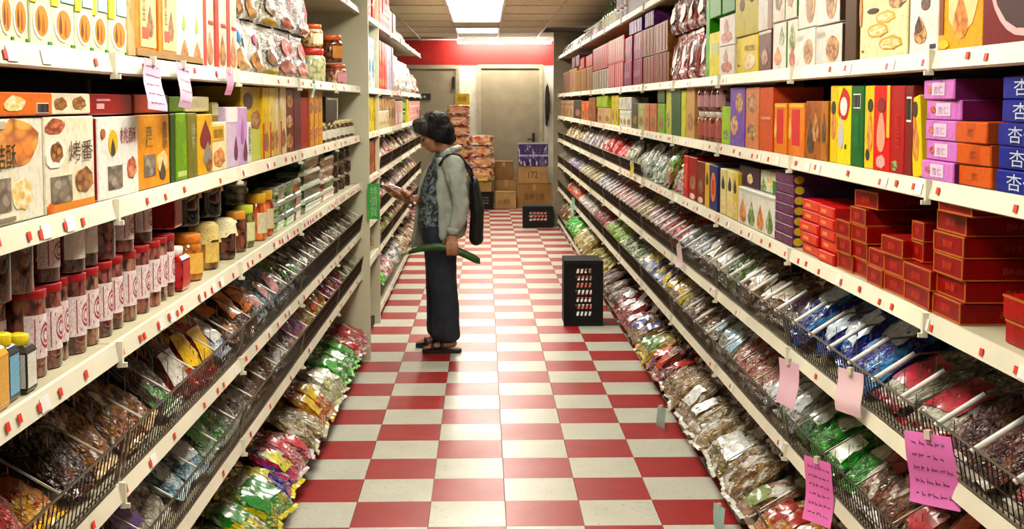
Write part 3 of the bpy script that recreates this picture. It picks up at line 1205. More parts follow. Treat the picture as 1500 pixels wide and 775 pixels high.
run('L1', 488, 517, .16, mkj('date_jar', 'jar', food('#5a2c18', '#8a4a24', '#241008', cells=7, gloss=.12), L_O, plain('#c8843a', .4)), 'dark brown jar with an orange lid atop the pink-label jar', 'jar', dep=.14, back=.02, z0=.127)
for a, b in ((459, 494), (495, 522)):
    run('L1', a, b, .15, mkj('nut_jar', 'jar', food('#8a5a3a', '#c89a6a', '#3a2010', cells=7, gloss=.12), L_O), 'nut jar standing in the back row', 'jar', n=1, dep=.14, back=.22)

# ------------------------------------------------------------------ jar-side shelving: the second shelf
run('L2', -46, 71, 176, mk('cookie_carton', '#f1ead6', '#ece2c6', dec=[('splash', .30, .46, .98, 1.02, 'O'), ('blob', .55, .08, .86, .44, 'P'), ('win', .28, .13, .55, .44, ''), ('t:桔酥', .36, .52, .62, .76, '#2a2418'), ('rect', .0, .90, .5, .97, '#c8b8a0'), ('rect', .3, .03, .6, .07, '#8a7a6a')]),
    'large white carton with an orange splash and black lettering', 'carton', dep=.30)
run('L2', 71, 139, 172, mk('cookie_carton', '#f2ead2', '#efe2c0', side='#a81c24', dec=[('splash', -.0, .80, .42, 1.0, 'R'), ('rect', .02, .0, .98, .09, '#e0902a'), ('splash', .0, .42, .42, .8, '#f5f0e4'), ('blob', .08, .5, .36, .76, 'F'), ('win', .10, .1, .5, .38, ''), ('blob', .56, .14, .98, .46, 'F'), ('t:烤番', .44, .52, .94, .74, '#4a2c14'), ('splash', .02, .0, .14, .12, '#d8741c')]),
    'white carton with dark brown lettering and a small window', 'carton', dep=.28)
run('L2', 147, 203, 172, mk('cookie_carton', '#f2eee4', '#ece6d8', side='#b01e28', dec=[('t:桃酥', .52, .66, .94, .86, '#a3203a'), ('oval', .24, .52, .46, .84, '#e8b83a'), ('drop', .28, .52, .4, .74, '#3a3424'), ('win', .22, .12, .56, .40, ''), ('blob', .68, .18, .95, .5, 'R'), ('oval', .06, .74, .16, .86, '#b06a4a')]),
    'white carton with dark red lettering', 'carton', dep=.28)
run('L2', 203, 253, 169, mk('cookie_carton', '#eda82a', '#e8992a', side='#d88a1c', dec=[('t:杏\n仁', .26, .56, .48, .86, '#3a5a28'), ('t:香\n酥\n脆', .78, .52, .92, .90, '#2a2414'), ('win', .22, .17, .55, .46, ''), ('blob', .6, .14, .96, .5, 'P'), ('drop', .66, .08, .86, .36, '#4a3a20')]),
    'golden orange carton with green lettering', 'carton', dep=.28)
run('L2', 254, 262, 167, mk('tea_carton', '#2f4a1c', '#2a4018'), 'slim dark green carton', 'carton', dep=.26)
run('L2', 262, 277, 166, mk('tea_carton', '#6d9424', '#7fa52e', dec=[('rect', .1, .06, .9, .14, '#b8c87a')]), 'bright green carton', 'carton', dep=.26)
run('L2', 277, 291, 166, mk('tea_carton', '#76702e', '#6a6428', dec=[('t:綠\n茶', .3, .45, .7, .85, '#b8b088')]), 'olive green carton with pale lettering', 'carton', dep=.26)
run('L2', 291, 313, 168, mk('tea_carton', '#e2b23a', '#d8a22e', dec=[('drop', .1, .42, .92, .9, '#7a1c1a'), ('drop', .3, .15, .96, .55, '#8d8478'), ('blob', .5, .02, .95, .3, 'F')]), 'gold carton with a dark red drop', 'carton', dep=.26)
run('L2', 313, 334, 180, mk('cake_carton', '#efe0b8', '#e8d49c', dec=[('rect', .06, .62, .8, .92, '#dcae3a'), ('t:蛋糕', .12, .68, .72, .86, '#5a4a20'), ('blob', .1, .04, .9, .5, 'O')]), 'cream carton with a gold panel and pastry picture', 'carton', dep=.2)
run('L2', 316, 334, 156, mk('cake_carton', '#efe9e0', '#e8e0d4'), 'tall white carton behind the gold-panel carton', 'carton', dep=.1, back=.215)
run('L2', 334, 351, 157, mk('cake_carton', '#dcc4dc', '#d0b4d4', dec=[('rect', .05, .75, .95, .98, '#f1ece8'), ('drop', .62, .1, .98, .5, '#6a2c4a')]), 'lavender carton with a white top', 'carton', dep=.2)
run('L2', 351, 365, 157, mk('cake_carton', '#d4b0d8', '#c8a0cc', dec=[('drop', .2, .35, .6, .85, '#b468b0'), ('drop', .5, .05, .98, .45, '#6a2c3a')]), 'lavender carton with a purple drop', 'carton', dep=.2)
run('L2', 365, 371, 180, mk('cake_carton', '#f2efe8', dec=[('t:香\n酥\n米', .2, .2, .85, .9, '#241c24')]), 'slim white carton with black lettering', 'carton', dep=.2)
run('L2', 358, 387, 125, mk('tall_carton', '#d8b848', '#c8a83a', side='#b89a2e', dec=[('rect', .0, .0, 1, .42, '#c9cf6a'), ('oval', .1, .70, .5, .92, '#4a2c1c'), ('blob', .4, .4, .9, .7, 'F')]), 'tall yellow carton with a pale green base', 'carton', dep=.22, back=.03)
for a, b, c, cc, f in ((387, 396, '#e6c454', 'yellow carton with a round cake picture', 'F'), (396, 404, '#ecd27a', 'pale yellow carton with a cake picture', 'B'), (404, 412, '#f0e6d2', 'white carton with a nut picture', 'N'), (412, 420, '#ead8b0', 'cream carton with a red edge', 'F')):
    run('L2', a, b, 127, mk('tall_carton', c, '#e0b84a', side='#d8a83a', dec=[('blob', .1, .06, .9, .4, f), ('rect', .0, 0, .18, .5, '#c84a24'), ('oval', .2, .6, .8, .85, c)]), 'tall slim ' + cc, 'carton', dep=.22, back=.02)
run('L2', 420, 432, 129, mk('tall_carton', '#6d2c18', '#8a3a1c', dec=[('blob', .2, .68, .95, .92, 'B'), ('blob', .15, .36, .9, .6, 'N'), ('blob', .1, .04, .9, .3, 'B')]), 'tall brown carton with three food pictures', 'carton', dep=.22, back=.02)
run('L2', 432, 442, 128, mk('tall_carton', '#5a1c14', '#641e16'), 'plain dark maroon carton', 'carton', dep=.22, back=.02)
run('L2', 442, 453, 142, mk('tall_carton', '#a8401c', '#a03a1a'), 'plain rust red carton', 'carton', dep=.22, back=.02)
for a, b, s in ((453, 460, 'first'), (460, 467, 'second'), (467, 474, 'third')):
    run('L2', a, b, 130, mk('tall_carton', '#d8a23a', '#e8b84a', dec=[('blob', .1, .55, .9, .8, 'F'), ('rect', 0, 0, .25, 1, '#a84a1c'), ('blob', .2, .1, .9, .35, 'O')]), 'tall slim amber carton', 'carton', dep=.22, back=.02)
run('L2', 474, 522, .105, mkj('sauce_jar', 'jar', food('#4a3020', '#7a5a3a', '#201008', cells=5, gloss=.12), plain('#d8c88a', .4), plain('#d9d4c0', .5)), 'small jar with a pale gold lid', 'jar', n=7, dep=.085, back=.015)
run('L2', 476, 498, .13, mk('black_carton', '#1a1512', '#2a221c', dec=[('rect', .86, .05, .93, .95, '#c8c0a0'), ('rect', .1, .88, .9, .94, '#c8c0a0')]), 'black carton standing on the small gold-lidded jars', 'carton', dep=.08, back=.02, z0=.107)
# laid flat on the cartons
def flat(px0, px1, ytop, z0, c, desc, dec=(), dep=.24, side=None, back=.015):
    run('L2', px0, px1, ytop, mk('flat_carton', c, c, dec=list(dec), side=side), desc, 'carton', dep=dep, back=back, z0=z0)
hb0 = hgt('L2', 0, 177)
flat(-50, 80, 133, hgt('L2', -46, 176) + .002, '#e8862a', 'orange carton laid flat atop the splash carton', [('splash', .42, .1, .68, .9, 'P'), ('code', .80, .1, .94, .55, ''), ('rect', .3, .35, .38, .7, '#7a4a2a')])
flat(82, 137, 136, hgt('L2', 71, 172) + .003, '#f0e4c8', 'cream carton with two food pictures laid flat', [('blob', .08, .15, .42, .85, 'F'), ('blob', .52, .15, .9, .9, 'F')])
flat(139, 200, 137, hgt('L2', 147, 172) + .003, '#9a1c2a', 'dark red carton laid flat with white lettering', [('rect', .16, .66, .46, .76, '#d8a0a0'), ('rect', .16, .28, .32, .54, '#e0b0b0')])
flat(202, 250, 138, hgt('L2', 203, 169) + .003, '#a8502a', 'rust brown carton laid flat', [('blob', .3, .2, .8, .8, 'F')])
flat(254, 275, 141, hgt('L2', 254, 167) + .003, '#5a7a24', 'green carton laid flat', [])
flat(275, 312, 141, hgt('L2', 291, 168) + .006, '#cfc49a', 'beige carton laid flat with grey lettering', [('t:茶點心', .1, .25, .8, .78, '#a89c78')])
flat(313, 323, 150, hgt('L2', 313, 180) + .003, '#8a7a3a', 'small olive carton laid flat', [('rect', 0, .3, 1, .9, '#d8cca0')], dep=.12)

# ------------------------------------------------------------------ jar-side shelving: the jar shelf
GOLD = plain('#a8842e', .35, .5)
RLID = plain('#a8121a', .3)
PINK = plain('#ead6d4', .5, var=.12, scale=26)
tubec = [food('#b06a58', '#7a3428', '#3a1814', cells=6, gloss=.1), food('#8a4a34', '#c08a70', '#2c140c', cells=6, gloss=.1), food('#a85a50', '#5a241c', '#20100c', cells=6, gloss=.1)]
zt = .165
for a, b, c in ((60, 104, 0), (104, 118, 1), (118, 136, 0), (136, 156, 1), (156, 175, 2), (175, 193, 0), (193, 211, 1), (211, 229, 2), (229, 243, 0), (243, 254, 1), (254, 264, 2)):
    run('L3', a, b, zt, mkj('candy_tube', 'tube', tubec[c], RLID, PINK, '#a83040'), 'red-lidded candy tube with pink label', 'tube', n=2 if a == 60 else 1, dep=.075, back=.03)
run('L3', -40, 60, zt, mkj('candy_tube', 'tube', tubec[1], RLID, PINK, '#a83040'), 'red-lidded candy tube with pink label', 'tube', n=3, dep=.075, back=.075)
darkc = food('#3a2418', '#5a3a24', '#140c08', cells=6, gloss=.1)
for a, b, c, lb in ((-30, 8, darkc, None), (8, 38, darkc, None), (38, 72, food('#8a6248', '#5a3a28', '#2a1810', cells=6, gloss=.1), None), (72, 116, darkc, PINK), (116, 138, darkc, plain('#efe6dc', .5)), (138, 160, darkc, plain('#efe6dc', .5)), (160, 182, tubec[2], None), (182, 214, tubec[2], PINK), (214, 240, darkc, PINK)):
    run('L3', a, b, .125, mkj('candy_tube', 'tube', c, GOLD, lb, '#a83040' if lb is PINK else None), 'gold-lidded candy tube stacked on red lids', 'tube', dep=.08, back=.028, z0=zt + .002)
REDC = food('#b01414', '#d8281c', '#5a0808', cells=5, gloss=.08)
WLID = plain('#efe9dc', .4)
run('L3', 264, 290, 372, mkj('pepper_jar', 'square', REDC, WLID, plain('#c8242a', .3)), 'square red jar with a white lid, beside the candy tubes', 'jar', dep=.085, back=.02)
run('L3', 246, 282, .125, mkj('pepper_jar', 'square', REDC, WLID, plain('#b81c20', .3)), 'square red jar with a white lid, raised on other jars', 'jar', dep=.09, back=.05, z0=zt + .002)
yel = plain('#f2d418', .35)
for a, b, c, l in ((-2, 17, '#e8a83a', '#e8b04a'), (17, 40, '#2c3440', '#7ab8d8'), (40, 59, '#3a342c', '#e6e0d0')):
    run('L3', a, b, 497, mkj('sauce_bottle', 'square', plain(c, .2), yel, plain(l, .4, var=.12, scale=30)), 'square bottle with a yellow lid', 'bottle', dep=.05, back=.012)
HON = food('#d8862a', '#b8661a', '#7a3a0c', cells=3, gloss=.08)
OLID = plain('#e07a1c', .35)
CLOTHC = plain('#dcc070', .7, var=.15, scale=25)
run('L3', 283, 311, .135, mkj('honey_jar', 'jar', HON, OLID, plain('#e8b04a', .4)), 'honey jar with an orange lid', 'jar', dep=.09, back=.025)
run('L3', 311, 336, .14, mkj('honey_jar', 'jar', food('#a8701c', '#8a5214', '#4a2808', cells=3, gloss=.08), OLID, plain('#dcb85a', .4), cloth=CLOTHC), 'amber jar with a cream cloth cap', 'jar', dep=.09, back=.025)
run('L3', 336, 357, .13, mkj('pickle_jar', 'jar', food('#4a2418', '#6d3a24', '#200c08', cells=4, gloss=.08), OLID, cloth=plain('#e8dcae', .7, var=.1, scale=25)), 'dark jar with a pointed cream cloth cap', 'jar', dep=.09, back=.025)
run('L3', 357, 370, .14, mkj('pickle_jar', 'jar', food('#5a2c20', '#8a4a2c', '#200c08', cells=4, gloss=.08), plain('#e8962a', .35)), 'dark jar with an amber lid', 'jar', dep=.08, back=.025)
run('L3', 366, 384, .15, mkj('pickle_jar', 'jar', food('#5a5a28', '#8a8a3a', '#24240c', cells=4, gloss=.08), plain('#c8d83a', .35), plain('#d8d89a', .4)), 'jar with a lime green lid', 'jar', dep=.08, back=.022)
for a, b in ((281, 311), (311, 340)):
    run('L3', a, b, .145, mkj('syrup_jar', 'jar', food('#140c0a', '#2a1814', '#080404', cells=3, gloss=.08), GOLD, cloth=CLOTHC), 'black jar with a gold cloth cap', 'jar', dep=.1, back=.06, z0=.142)
run('L3', 345, 386, .09, mkj('white_lid_tub', 'jar', food('#c8c8b0', '#9a9a7a', '#4a4a38', cells=4, gloss=.08), WLID), 'wide low tub with a white lid', 'tub', dep=.1, back=.11, z0=.12)
for a, b in ((386, 397), (397, 408)):
    run('L3', a, b, .175, mkj('fruit_jar', 'jar', food('#c83a1c', '#e8862a', '#7a1c0c', cells=4, gloss=.08), plain('#eab020', .35), plain('#d8c8a0', .4)), 'jar of red fruit with a golden yellow lid', 'jar', dep=.085, back=.02)
for a, b, c, t in ((340, 352, '#6a6458', 262), (352, 366, '#241c18', 258), (366, 380, '#3a2c1c', 256), (380, 394, '#3a2418', 254)):
    run('L3', a, b, t, mk('dark_carton', c, '#4a4034', dec=[('t:醬\n油', .25, .3, .75, .85, '#8a8270')]), 'dark carton in the back row behind the jars', 'carton', dep=.12, back=.25)
CLEAR = plain('#9aa08a', .12, coat=.8, var=.12)
run('L3', 394, 424, .10, mkj('olive_tub', 'tub', food('#6a7a24', '#8a8a34', '#3a3a10', cells=4, gloss=.1), plain('#a8b83a', .3)), 'tub of olives with a lime lid', 'tub', n=2, layers=2, dep=.1, back=.12, z0=.06)
for a, b, c1, c2, dsc in ((408, 421, '#8ab84a', '#d8e8b0', 'clear tray of pale green snacks'), (421, 435, '#5ad05a', '#bff0a0', 'bright green clear tray'), (435, 445, '#c86a3a', '#8a3a24', 'clear tray of orange snacks')):
    run('L3', a, b, .18, mkc('snack_tray', food(c1, c2, '#3a4a24', cells=3, gloss=.1), CLEAR), dsc, 'tray', layers=3, dep=.1, back=.02)
run('L3', 445, 474, .262, mkc('seaweed_tray', food('#1f4a1c', '#2f6a2a', '#0c200c', cells=3, gloss=.1), plain('#b8c8b0', .12, coat=.8, var=.15)), 'clear tray of dark green seaweed', 'tray', layers=4, dep=.13, back=.03)
run('L3', 474, 492, .23, mkc('snack_tray', food('#d86a4a', '#efe0d0', '#8a3a2a', cells=3, gloss=.1), plain('#d8d0c4', .12, coat=.8, var=.15)), 'clear tray of red and white snacks', 'tray', layers=4, dep=.1, back=.03)
run('L3', 492, 526, .26, mkj('preserve_jar', 'jar', food('#2a1a14', '#6a4a34', '#100806', cells=4, gloss=.08), plain('#b8a88a', .3, .3)), 'small dark preserve jar', 'jar', n=4, layers=3, dep=.085, back=.03)
run('L3', 440, 486, .24, mk('maroon_carton', '#5a1c1c', '#3a1414'), 'maroon carton in the back row behind the trays', 'carton', n=3, dep=.12, back=.26)

# ------------------------------------------------------------------ packets in the wire trays
def tray_matrix(sd, X, y, z, tilt, roll=0.0, yaw=0.0):
    c, s = math.cos(tilt), math.sin(tilt)
    xa = Vector((0, -sd, 0))
    ya = Vector((sd * c, 0, s))
    za = xa.cross(ya)
    R = Matrix((xa, ya, za)).transposed().to_4x4()
    return Matrix.Translation((X, y, z)) @ Matrix.Rotation(yaw, 4, 'Z') @ R @ Matrix.Rotation(roll, 4, 'Z')


def fill(tier, px0, px1, desc, name, cols, lab=None, seal=None, colw=.165, rows=2, size=(.17, .235, .075), cells=9, print_glints=.36, cat='packet', tilt=.62, out=0.0, zoff=0.0, where=None, rollmax=.2):
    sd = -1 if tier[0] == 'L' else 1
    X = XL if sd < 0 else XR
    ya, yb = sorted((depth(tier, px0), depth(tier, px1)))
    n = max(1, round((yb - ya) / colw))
    m = film(*cols, cells=cells, print_glints=print_glints) if ya < 8.3 else film(*cols, cells=cells * .7, print_glints=print_glints, bump=.4, rough=.4, coat=.25)
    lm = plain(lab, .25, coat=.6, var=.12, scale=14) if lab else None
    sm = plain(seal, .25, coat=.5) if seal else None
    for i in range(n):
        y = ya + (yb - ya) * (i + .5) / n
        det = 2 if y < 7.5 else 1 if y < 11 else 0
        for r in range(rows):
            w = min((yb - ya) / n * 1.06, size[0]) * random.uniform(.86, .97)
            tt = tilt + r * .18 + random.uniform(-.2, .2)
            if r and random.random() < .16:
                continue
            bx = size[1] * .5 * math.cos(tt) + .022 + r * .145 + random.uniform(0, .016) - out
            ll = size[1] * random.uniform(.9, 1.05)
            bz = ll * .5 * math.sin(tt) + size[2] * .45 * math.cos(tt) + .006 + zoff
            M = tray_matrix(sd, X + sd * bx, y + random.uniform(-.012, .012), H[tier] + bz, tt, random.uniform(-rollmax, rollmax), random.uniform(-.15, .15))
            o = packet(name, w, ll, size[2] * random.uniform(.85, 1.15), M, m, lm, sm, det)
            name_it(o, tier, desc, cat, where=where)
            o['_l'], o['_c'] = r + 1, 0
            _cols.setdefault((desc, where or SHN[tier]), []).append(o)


_cols = {}


def number_columns():
    for k, os_ in _cols.items():
        fr = sorted([o for o in os_ if o['_l'] == 1], key=lambda o: o.location.y)
        bk = sorted([o for o in os_ if o['_l'] > 1], key=lambda o: (o['_l'], o.location.y))
        allb = fr + bk
        if len(allb) == 1:
            allb[0]['label'] = '%s in %s' % (k[0], k[1])
            continue
        for lst, w in ((fr, 'front'), ([o for o in bk if o['_l'] == 2], 'back'), ([o for o in bk if o['_l'] == 3], 'rear')):
            for i, o in enumerate(lst):
                o['label'] = '%s in %s, %s row, %s from camera' % (k[0], k[1], w, nth(i + 1))


W = '#f4f0e6'
# jar-side, upper trays
fill('L4', -60, 70, 'rust red snack packet', 'snack_packet', ('#a8401c', '#7a2412', '#c8602e'), '#efe2da', '#7a2010', print_glints=.5, rows=1, size=(.2, .26, .09), colw=.2)
fill('L4', 74, 128, 'yellow chip packet', 'chip_packet', ('#e8b41c', '#b8560f', '#f2dc3a'), '#8a2c10', '#e0a818', rows=1, size=(.13, .19, .06))
fill('L4', 132, 166, 'dark brown snack packet', 'snack_packet', ('#3a2010', '#241208', '#6d3a1c'), None, '#4a2814', rows=1)
fill('L4', 168, 250, 'clear packet of brown biscuit sticks', 'biscuit_packet', ('#a8743a', '#6a3a14', '#efe2c8'), None, '#c8a878', print_glints=.3, cells=12, rows=1)
fill('L4', 250, 278, 'dark clear packet with a green corner', 'snack_packet', ('#3a3024', '#5a4a38', '#5a9a4a'), None, '#c8d0b8', print_glints=.35)
fill('L4', 278, 300, 'dark red packet with black lettering', 'snack_packet', ('#8a1418', '#5a0c10', '#2a1a18'), '#d8d0c4', '#6a1014', size=(.15, .25, .06), tilt=.95)
fill('L4', 300, 332, 'red and yellow packet standing upright', 'snack_packet', ('#c8281c', '#a01814', '#e0a81c'), '#e8b820', '#a81812', size=(.14, .26, .06), tilt=1.0)
fill('L4', 332, 355, 'white and blue packet', 'snack_packet', ('#e2e4e6', '#b8c8d8', '#3a5a98'), '#e8e6e0', '#c8d0d8')
fill('L4', 355, 392, 'brown snack packet with an orange label', 'snack_packet', ('#6a4024', '#3a2010', '#c8884a'), '#d8702a', '#8a6040')
fill('L4', 392, 425, 'blue and white clear packet', 'snack_packet', ('#c8d4d8', '#7aa0b8', '#2f78b0'), '#e0a0a0', '#d8e0e0')
fill('L4', 425, 452, 'clear packet of dark dried food', 'dried_packet', ('#5a5048', '#2c2622', '#d8d8d0'), '#3f8a3a', '#c8c8c0')
fill('L4', 452, 490, 'grey clear packet of dried fish', 'dried_packet', ('#8a8478', '#55504a', '#dcdcd4'), None, '#d8d8d0')
fill('L4', 490, 526, 'beige clear packet of dried mushrooms', 'dried_packet', ('#8a7454', '#4a3a28', '#d8d0b8'), None, '#c8c0a8')
# jar-side, middle trays
fill('L5', 150, 268, 'white packet with purple lettering', 'snack_packet', ('#cfc4b4', '#a89a88', '#ece8e4'), '#7a4aa8', '#d8d0c4')
fill('L5', 268, 318, 'pale blue clear packet', 'snack_packet', ('#b8d0d8', '#6a9ab0', '#e8f0f0'), '#d8e8ec', '#c8dce0')
fill('L5', 318, 352, 'green and clear packet', 'snack_packet', ('#4a8a3a', '#284a20', '#c8d8b8'), '#3fa84a', '#b8c8b0')
fill('L5', 352, 380, 'grey clear packet of dried slices', 'dried_packet', ('#8a8474', '#4a443a', '#d8d4c8'), None, '#c8c4b8')
fill('L5', 380, 415, 'clear packet of brown dried sticks', 'dried_packet', ('#7a5028', '#4a2c12', '#b89868'), None, '#a88858', print_glints=.2, cells=14)
fill('L5', 415, 440, 'black and white candy packet', 'candy_packet', ('#e8dcd4', '#3a2c2c', '#f0ece8'), '#c86a5a', '#d8ccc8')
fill('L5', 440, 465, 'pink and white candy packet', 'candy_packet', ('#e8b8b0', '#c87a6a', '#f4e8e4'), '#8a4aa0', '#e8d0cc')
fill('L5', 465, 490, 'yellow candy packet', 'candy_packet', ('#e8d04a', '#c88a1c', '#f0e8b0'), '#e06a24', '#d8c04a')
fill('L5', 490, 512, 'orange and purple candy packet', 'candy_packet', ('#e06a2c', '#8a4a98', '#e8c8d8'), '#d84a24', '#c85a2c')
fill('L5', 512, 527, 'lime and violet candy packet', 'candy_packet', ('#b8c84a', '#9a6aa8', '#e8e8d0'), None, '#c8d060')
# jar-side, bottom deck
kb = dict(out=.085, size=(.19, .25, .085), tilt=.5, colw=.17)
fill('L6', 330, 405, 'yellow and green candy packet', 'candy_packet', ('#e2cc2c', '#4a9a34', '#f0ecd8'), '#2f8a3a', '#d8c81c', cells=6, rows=3, **kb)
fill('L6', 405, 424, 'candy packet printed pink and blue', 'candy_packet', ('#e8508a', '#3a48a8', '#f4f0ec'), '#e8d83a', '#e8d81c', cells=5, rows=3, **kb)
fill('L6', 424, 442, 'pink and white candy packet', 'candy_packet', ('#e8a0a8', '#c84a5a', '#f6ece8'), '#d83a4a', '#f0d8d8', cells=7, rows=3, **kb)
fill('L6', 442, 460, 'clear beige packet of snacks', 'snack_packet', ('#c8b488', '#8a7448', '#e8e4d0'), None, '#d8d0b0', rows=3, **kb)
fill('L6', 460, 474, 'red and yellow candy packet', 'candy_packet', ('#d8482c', '#e8b82c', '#f0e0c0'), '#e8c02c', '#d8a02c', rows=3, **kb)
fill('L6', 474, 492, 'cream and lime packet of snacks', 'snack_packet', ('#ddd8b8', '#b8b080', '#e2e070'), '#f0ecd8', '#e0dcb8', rows=3, **kb)
fill('L6', 492, 514, 'bright green snack packet', 'snack_packet', ('#6ac84a', '#2f8a2c', '#c8e8a8'), '#58b848', '#8ad868', rows=3, **kb)
fill('L6', 514, 528, 'red and pink candy packet', 'candy_packet', ('#d84a4a', '#e8a0a0', '#f2dcd8'), '#c83030', '#e8b8b0', rows=3, **kb)
# crate-side, upper trays
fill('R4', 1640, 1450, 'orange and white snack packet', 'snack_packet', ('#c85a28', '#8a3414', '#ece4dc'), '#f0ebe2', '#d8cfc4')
fill('R4', 1450, 1352, 'clear packet of dark brown jerky', 'jerky_packet', ('#5a2c18', '#3a180c', '#7a4428'), None, '#c8b8a8', size=(.2, .27, .075), print_glints=.25, rows=2)
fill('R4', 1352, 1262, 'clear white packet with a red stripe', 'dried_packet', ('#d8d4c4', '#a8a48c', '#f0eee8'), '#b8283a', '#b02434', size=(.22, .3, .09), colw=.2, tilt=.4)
fill('R4', 1262, 1150, 'bright blue printed packet', 'snack_packet', ('#1c5aa8', '#123c80', '#2f86cc'), '#c8d8e8', '#1a4a98', size=(.21, .28, .1), colw=.22, print_glints=.5)
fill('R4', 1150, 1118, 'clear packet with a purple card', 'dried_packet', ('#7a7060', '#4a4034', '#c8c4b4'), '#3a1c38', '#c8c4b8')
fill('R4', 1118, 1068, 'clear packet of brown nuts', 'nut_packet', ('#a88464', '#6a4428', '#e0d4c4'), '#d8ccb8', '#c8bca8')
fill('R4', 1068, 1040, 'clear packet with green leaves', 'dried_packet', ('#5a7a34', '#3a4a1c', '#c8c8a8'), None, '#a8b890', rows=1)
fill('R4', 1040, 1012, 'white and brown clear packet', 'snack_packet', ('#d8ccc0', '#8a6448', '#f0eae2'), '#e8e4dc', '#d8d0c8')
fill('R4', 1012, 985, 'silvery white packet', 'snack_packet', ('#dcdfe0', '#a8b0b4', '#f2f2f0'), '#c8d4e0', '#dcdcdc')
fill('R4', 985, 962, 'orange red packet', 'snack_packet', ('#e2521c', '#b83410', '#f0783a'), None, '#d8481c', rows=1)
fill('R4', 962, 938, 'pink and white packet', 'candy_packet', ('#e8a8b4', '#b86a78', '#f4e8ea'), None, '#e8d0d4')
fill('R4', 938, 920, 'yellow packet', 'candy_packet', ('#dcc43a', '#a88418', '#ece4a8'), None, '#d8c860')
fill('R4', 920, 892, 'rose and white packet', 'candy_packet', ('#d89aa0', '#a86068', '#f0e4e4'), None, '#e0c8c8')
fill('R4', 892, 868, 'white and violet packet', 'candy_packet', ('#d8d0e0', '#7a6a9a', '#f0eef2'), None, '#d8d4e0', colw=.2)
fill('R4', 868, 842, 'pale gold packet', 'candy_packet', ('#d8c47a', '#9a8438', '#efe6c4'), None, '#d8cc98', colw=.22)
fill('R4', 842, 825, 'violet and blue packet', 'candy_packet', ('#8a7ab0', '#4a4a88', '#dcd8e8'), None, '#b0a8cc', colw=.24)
# crate-side, middle trays: packets of no stated contents are plain snack packets
fill('R5', 1560, 1395, 'green printed packet', 'tray_snack_packet', ('#2f8a2a', '#14581a', '#4ab03a'), '#b8c84a', '#1f6a1c')
fill('R5', 1395, 1330, 'red and orange snack packet', 'tray_snack_packet', ('#b83a1c', '#8a2410', '#d88a4a'), '#e0522c', '#a8301a')
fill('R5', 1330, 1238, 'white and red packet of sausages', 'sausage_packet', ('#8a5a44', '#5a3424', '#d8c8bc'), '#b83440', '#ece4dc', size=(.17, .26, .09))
fill('R5', 1238, 1150, 'glossy green packet', 'tray_snack_packet', ('#3aa82a', '#1a6a18', '#58c038'), '#d8e0c8', '#2a8a20')
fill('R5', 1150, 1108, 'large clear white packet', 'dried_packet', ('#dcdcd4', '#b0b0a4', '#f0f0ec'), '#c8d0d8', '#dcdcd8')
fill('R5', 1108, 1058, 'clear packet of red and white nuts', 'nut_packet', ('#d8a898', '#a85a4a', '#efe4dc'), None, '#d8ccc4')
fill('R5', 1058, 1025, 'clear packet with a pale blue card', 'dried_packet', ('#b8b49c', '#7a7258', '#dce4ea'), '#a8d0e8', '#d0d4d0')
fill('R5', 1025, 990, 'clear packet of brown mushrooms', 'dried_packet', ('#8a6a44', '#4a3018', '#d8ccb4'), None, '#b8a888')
fill('R5', 990, 962, 'gold and brown packet', 'tray_snack_packet', ('#b08a3a', '#6a4414', '#e0d09a'), '#d8b83a', '#a88840')
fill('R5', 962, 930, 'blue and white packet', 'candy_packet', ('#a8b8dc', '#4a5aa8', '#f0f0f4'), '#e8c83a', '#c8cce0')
fill('R5', 930, 905, 'white and green packet', 'tray_snack_packet', ('#c8d0b0', '#5a7a3a', '#f0f0e4'), None, '#d0d8c0')
fill('R5', 905, 880, 'lime packet', 'tray_snack_packet', ('#a8c83a', '#5a8a24', '#e0e8b8'), None, '#b8d060')
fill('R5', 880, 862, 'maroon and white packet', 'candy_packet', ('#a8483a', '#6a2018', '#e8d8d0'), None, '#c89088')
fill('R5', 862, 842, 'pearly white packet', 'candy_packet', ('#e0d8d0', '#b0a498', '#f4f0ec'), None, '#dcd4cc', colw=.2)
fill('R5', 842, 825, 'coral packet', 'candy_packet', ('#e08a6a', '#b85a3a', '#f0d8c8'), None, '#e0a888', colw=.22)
# crate-side, bottom deck: near-white patches paint highlights on clear film
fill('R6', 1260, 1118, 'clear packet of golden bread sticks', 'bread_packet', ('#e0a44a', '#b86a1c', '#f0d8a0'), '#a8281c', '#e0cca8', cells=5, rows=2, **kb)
fill('R6', 1118, 1096, 'clear packet of pinkish nuts', 'nut_packet', ('#c89a80', '#8a5a44', '#efe8dc'), '#8aa05a', '#e8e2d6', cells=8, print_glints=.5, rows=3, **kb)
fill('R6', 1096, 1072, 'large clear packet of beige nuts', 'nut_packet', ('#b8986c', '#7a5a34', '#f0eade'), None, '#ece6da', cells=8, print_glints=.5, rows=3, **kb)
fill('R6', 1072, 1046, 'clear packet of olive green nuts', 'nut_packet', ('#a89a5a', '#6a6030', '#f0ecdc'), '#f2eee4', '#ece8da', cells=8, print_glints=.45, rows=3, **kb)
fill('R6', 1046, 1024, 'clear packet of pale dried fruit', 'dried_packet', ('#cdb892', '#9a7a4c', '#f2eee2'), None, '#ece6d8', cells=7, print_glints=.5, rows=3, **kb)
fill('R6', 1024, 1006, 'clear packet with a white card', 'dried_packet', ('#b09468', '#74552e', '#ece4d4'), '#f4f2ec', '#ece6da', cells=7, print_glints=.4, rows=3, **kb)
fill('R6', 1006, 980, 'clear packet of long beige rolls', 'dried_packet', ('#c4a884', '#84623a', '#e6dcc8'), None, '#dcd0bc', cells=7, print_glints=.3, rows=2, **kb)
fill('R6', 980, 962, 'red and brown packet', 'snack_packet', ('#a84428', '#6a2412', '#e0c8b0'), '#d83a24', '#c87a58', rows=2, **kb)
